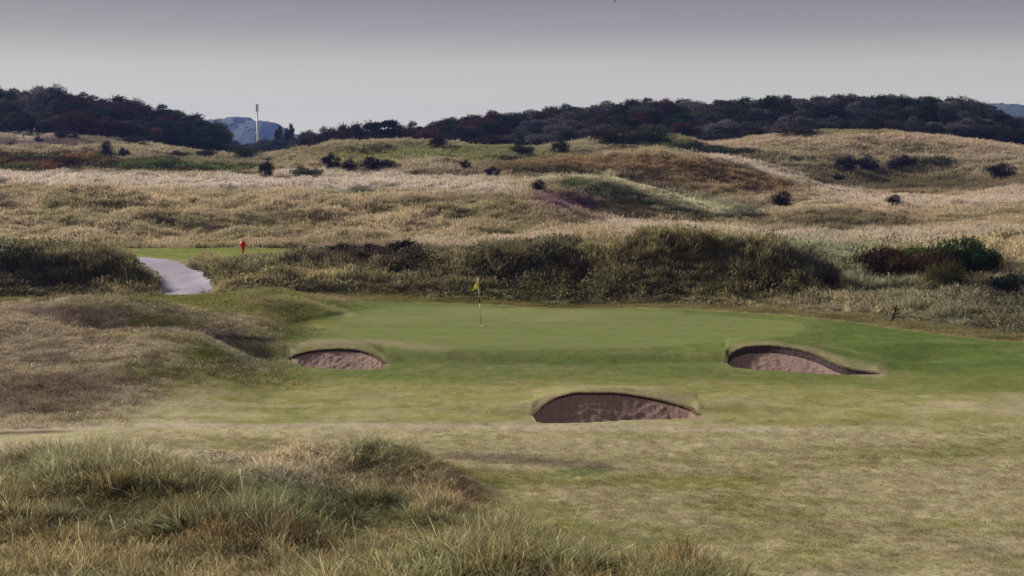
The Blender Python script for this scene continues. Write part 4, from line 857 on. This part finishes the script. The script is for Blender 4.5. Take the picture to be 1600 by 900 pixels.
# hanging cloth with folds
nu, nv = 14, 22; v = []
for i in range(nu):
    u = i/(nu-1)
    for j in range(nv):
        s = j/(nv-1)
        drop = Lp*(1.0-.13*s)-u*(.20+.12*s)-.02
        X = leanx-.02-u*.17*(1-.25*s)-.03*math.sin(s*3); Yy = .045*math.sin(u*11+s*2)*(.3+u)+.02*math.sin(u*23)
        v.append((X, Yy, drop-.0*s-.32*s*0 - (s*.30)))
q = [(i*nv+j, (i+1)*nv+j, (i+1)*nv+j+1, i*nv+j+1) for i in range(nu-1) for j in range(nv-1)]
def flagv(u, s):
    ztop = Lp*.995-u*.33; zbot = Lp*.80-u*.13; z_ = ztop+(zbot-ztop)*s; return (leanx*(z_/Lp)-.02-u*.17*(1+.7*s), .05*math.sin(u*9+s*1.5)*(.3+u)+.018*math.sin(u*21+s), z_)
v = [flagv(i/(nu-1), j/(nv-1)) for i in range(nu) for j in range(nv)]
M_YEL = simple('yellow_nylon', (.88, .80, .05), .6, .08)
fo = link('flag', mesh_np('flag', v, q, M_YEL, True), fs); sm = fo.modifiers.new('cloth', 'SOLIDIFY'); sm.thickness = .004

# red post on the tee, dark tee marker
M_RED = simple('red_paint', (.55, .02, .035), .35, .08); Yr = 99.5
rx = float(P(380, 394, Yr)[0]); rz = float(hgt(rx, Yr)); rt = empty('marker_post', (rx, Yr, rz)); tag(rt, 'small red post with a bulbous head standing on the tee', 'marker post')
sc = 26/F*Yr
MB().tube([(0,0,-.1),(0,0,.02),(0,0,sc*.22),(0,0,sc*.5),(0,0,sc*.54)], [.035,.04,.055,.095,.10], 14).build('post', M_RED, rt)
MB().tube([(0,0,sc*.535),(0,0,sc*.55),(0,0,sc*.6),(0,0,sc*.72),(0,0,sc*.82),(0,0,sc*.86)], [.12,.16,.175,.175,.15,.09], 16).build('head', M_RED, rt)
MB().tube([(0,0,sc*.855),(0,0,sc*.9),(0,0,sc*.97),(0,0,sc)], [.05,.06,.05,.015], 12).build('knob', M_RED, rt)
MB().tube([(.12,0,sc*.7),(.20,0,sc*.7),(.21,0,sc*.66)], [.015,.015,.02], 8).build('handle', M_RED, rt)
Yt = 99.0; mx_ = float(P(330, 398, Yt)[0]); tk = empty('tee_marker', (mx_, Yt, float(hgt(mx_, Yt)))); tag(tk, 'small black marker on the grass left of the red post', 'tee marker')
MB().tube([(0,0,-.05),(0,0,.08)], [.02,.02], 8).build('spike', M_BLACK, tk)
MB().tube([(0,0,.07),(0,0,.09),(0,0,.16),(0,0,.24),(0,0,.27)], [.04,.08,.095,.07,.02], 14).build('head', M_BLACK, tk)

# white mast
M_MAST = simple('galvanised_white', (.72, .74, .78), .5, .05); M_ANT = simple('antenna_grey', (.40, .38, .44), .5, .1)
Ym = 480; mxx_, _, mz1 = P(401.5, 161, Ym); mz1 = float(mz1); mz0 = float(hgt(mxx_, Ym)); mt = empty('mast', (float(mxx_), Ym, mz0)); tag(mt, 'slim white telecom mast rising from the gap between the woods', 'mast')
hh = mz1-mz0
MB().tube([(0,0,-.3),(0,0,hh*.35),(0,0,hh*.84)], [.42,.32,.20], 14).build('pole', M_MAST, mt)
MB().tube([(0,0,hh*.83),(0,0,hh*.97)], [.14,.12], 10).build('top_pole', M_MAST, mt)
for k in range(3):
    a = k*2.094+.5; MB().box((.32*math.cos(a), .32*math.sin(a), hh-1.45), (.22, .22, 2.3)).build('antenna_panel', M_ANT, mt, False)
MB().tube([(0,0,hh*.80),(0,0,hh*.81)], [.36,.36], 14).build('collar', M_ANT, mt)
MB().tube([(0,0,hh-.3),(0,0,hh)], [.03,.01], 6).build('lightning_rod', M_MAST, mt)

# dead branch on the foot of the right bank, twiggy dead shrub on far dune
def dead(px, py, Y, h, label, seed, name='dead_branch'):
    r = random.Random(seed); x = float(P(px, py, Y)[0]); z = float(hgt(x, Y)); o = empty(name, (x, Y, z)); tag(o, label, name.replace('_', ' '))
    m = simple('dead_wood', lin(52,40,34), .95, .3, 9)
    MB().tube([(-.12,0,-.05),(-.02,.02,h*.35),(.05,0,h*.7),(.12,.02,h)], [.07,.055,.04,.015], 7).build('stem', m, o)
    for i in range(6):
        t = .2+.13*i; a = r.uniform(-1.2, 1.4); L_ = h*r.uniform(.35, .6); p = Vector((-.1+.2*t, 0, h*t))
        MB().tube([p, p+Vector((math.sin(a)*L_*.5, r.uniform(-.1,.1), abs(math.cos(a))*L_*.5)), p+Vector((math.sin(a)*L_*1.1, r.uniform(-.2,.2), abs(math.cos(a))*L_*.8))], [.03,.02,.006], 5).build('twig', m, o)
dead(1397, 497, Yof(1397, 503, 60, 90), .75, 'dark dead branch sticking up at the foot of the right bank', 2)
dead(1208, 262, Yof(1208, 262, 150, 290), 1.6, 'bent dark twiggy stem alone on the far right dune', 5)

# ------------------------------------------------------------------ people far off on the left hill
M_SKIN = simple('skin', lin(196,150,128), .6, .03)
def skin_obj(name, joints, edges, rad, mat, parent):
    me = bpy.data.meshes.new(name); me.from_pydata(joints, edges, []); me.update(); o = link(name, me, parent); o.modifiers.new('skin', 'SKIN')
    if not me.skin_vertices: return o
    for i, r_ in enumerate(rad): me.skin_vertices[0].data[i].radius = (r_, r_); me.skin_vertices[0].data[i].use_root = (i == 0)
    s = o.modifiers.new('sub', 'SUBSURF'); s.levels = 1; s.render_levels = 2; me.materials.append(mat); return o
def person(px, Y, pose, top, trou, hat, label, flip=1):
    x = (px-800)/F*Y; z = float(hgt(x, Y)); o = empty('person', (x, Y, z+.02)); tag(o, label, 'person', 'golfers on the far left hill')
    if pose == 'stand':
        J = [(0,0,.95),(0,0,1.18),(0,.01,1.42),(0,0,1.53),(0,-.01,1.66),(0,-.01,1.76), (.18,0,1.40),(.30,-.05,1.14),(.42,-.20,.98),(.46,-.26,.92), (-.18,0,1.40),(-.26,-.04,1.12),(-.22,-.18,.92),(-.2,-.24,.86), (.10,0,.90),(.13,-.02,.50),(.14,.03,.09),(.15,-.14,.04), (-.10,0,.90),(-.15,0,.50),(-.18,.04,.09),(-.19,-.13,.04)]
    else:   # bent forward from the hips, reaching to the ground on the right
        J = [(0,0,.88),(.16,0,1.02),(.38,0,1.10),(.48,0,1.06),(.58,-.02,1.00),(.66,-.02,.94), (.38,.16,1.06),(.44,.18,.78),(.52,.14,.52),(.55,.12,.44), (.38,-.16,1.06),(.46,-.18,.78),(.56,-.14,.52),(.6,-.12,.44), (0,.10,.84),(.05,.12,.46),(-.03,.12,.09),(.12,.13,.04), (0,-.10,.84),(-.04,-.14,.46),(-.12,-.14,.09),(.03,-.15,.04)]
    J = [(a*flip, b, c) for a, b, c in J]
    E = [(0,1),(1,2),(2,3),(3,4),(4,5),(2,6),(6,7),(7,8),(8,9),(2,10),(10,11),(11,12),(12,13),(0,14),(14,15),(15,16),(16,17),(0,18),(18,19),(19,20),(20,21)]
    Rr = [.13,.13,.14,.055,.095,.07,.065,.05,.035,.04,.065,.05,.035,.04,.09,.065,.045,.045,.09,.065,.045,.045]
    skin_obj('body', J, E, Rr, M_SKIN, o)
    idx = [1,2,6,7,10,11,0]; mp = {a: i for i, a in enumerate(idx)}
    skin_obj('jacket', [J[a] for a in idx], [(mp[a], mp[b]) for a, b in [(0,1),(1,2),(2,6),(6,7),(2,10),(10,11)]], [.165,.175,.085,.07,.085,.07,.16], simple('jacket_cloth', top, .8, .1), o)
    idx = [0,14,15,16,18,19,20]; mp = {a: i for i, a in enumerate(idx)}
    skin_obj('trousers', [J[a] for a in idx], [(mp[a], mp[b]) for a, b in [(0,14),(14,15),(15,16),(0,18),(18,19),(19,20)]], [.15,.11,.085,.065,.11,.085,.065], simple('trouser_cloth', trou, .8, .1), o)
    a, b = Vector(J[4]), Vector(J[5]); d = (b-a).normalized()
    MB().tube([a+d*.03, a+d*.07, a+d*.13, a+d*.16], [.11,.115,.09,.03], 12).build('cap', simple('cap_cloth', hat, .8), o)
    for f in (17, 21): p = Vector(J[f]); MB().tube([p+Vector((0,.14,0)), p+Vector((0,.02,.02)), p+Vector((0,-.08,-.01))], [.05,.06,.035], 8).build('shoe', M_BLACK, o)
    return o
person(57.5, 284, 'stand', (.03,.03,.08), (.55,.53,.6), (.6,.6,.62), 'person standing in a navy top and pale trousers on the far left hill')
person(40, 283, 'bend', (.35,.42,.75), (.30,.32,.45), (.6,.6,.62), 'person in a pale blue top bending over beside the standing one')

# bird
bz = P(961, 1.5, 160.0); bd = empty('bird', (float(bz[0]), 160, float(bz[2])-.05)); tag(bd, 'tiny dark bird high in the grey sky', 'bird')
M_BIRD = simple('dark_feathers', (.04, .04, .045), .8, .1)
MB().tube([(-.14,0,0),(-.09,0,.0),(0,0,.01),(.09,0,.015),(.14,0,.02),(.17,0,.015)], [.012,.03,.042,.03,.022,.004], 8).build('body', M_BIRD, bd)
for s in (-1, 1):
    vv = [(-.03,0,.02),(.06,0,.02),(.05,s*.16,.09),(-.02,s*.17,.09),(.0,s*.36,.03),(-.03,s*.34,.03),(-.03,0,.03),(.06,0,.03),(.05,s*.16,.10),(-.02,s*.17,.10),(.0,s*.36,.035),(-.03,s*.34,.035)]
    me = bpy.data.meshes.new('wing'); me.from_pydata(vv, [], [(0,1,2,3),(3,2,4,5),(7,6,9,8),(8,9,11,10)]); me.materials.append(M_BIRD); link('wing', me, bd)

# ------------------------------------------------------------------ haze
def haze(density=.00013):
    mb = MB(); mb.box((0, 1490, 45), (8200, 3100, 98))
    m, n, o = newmat('haze_air'); v = n.nodes.new('ShaderNodeVolumePrincipled'); v.inputs['Density'].default_value = density
    v.inputs['Color'].default_value = (.22, .33, .80, 1); v.inputs['Anisotropy'].default_value = .2; n.links.new(v.outputs[0], o.inputs['Volume'])
    tag(mb.build('haze', m, None, False), kind='stuff')
haze()
S.cycles.volume_bounces = 0
S.cycles.max_bounces = 5; S.cycles.diffuse_bounces = 3; S.cycles.transmission_bounces = 3
S.cycles.use_denoising = True
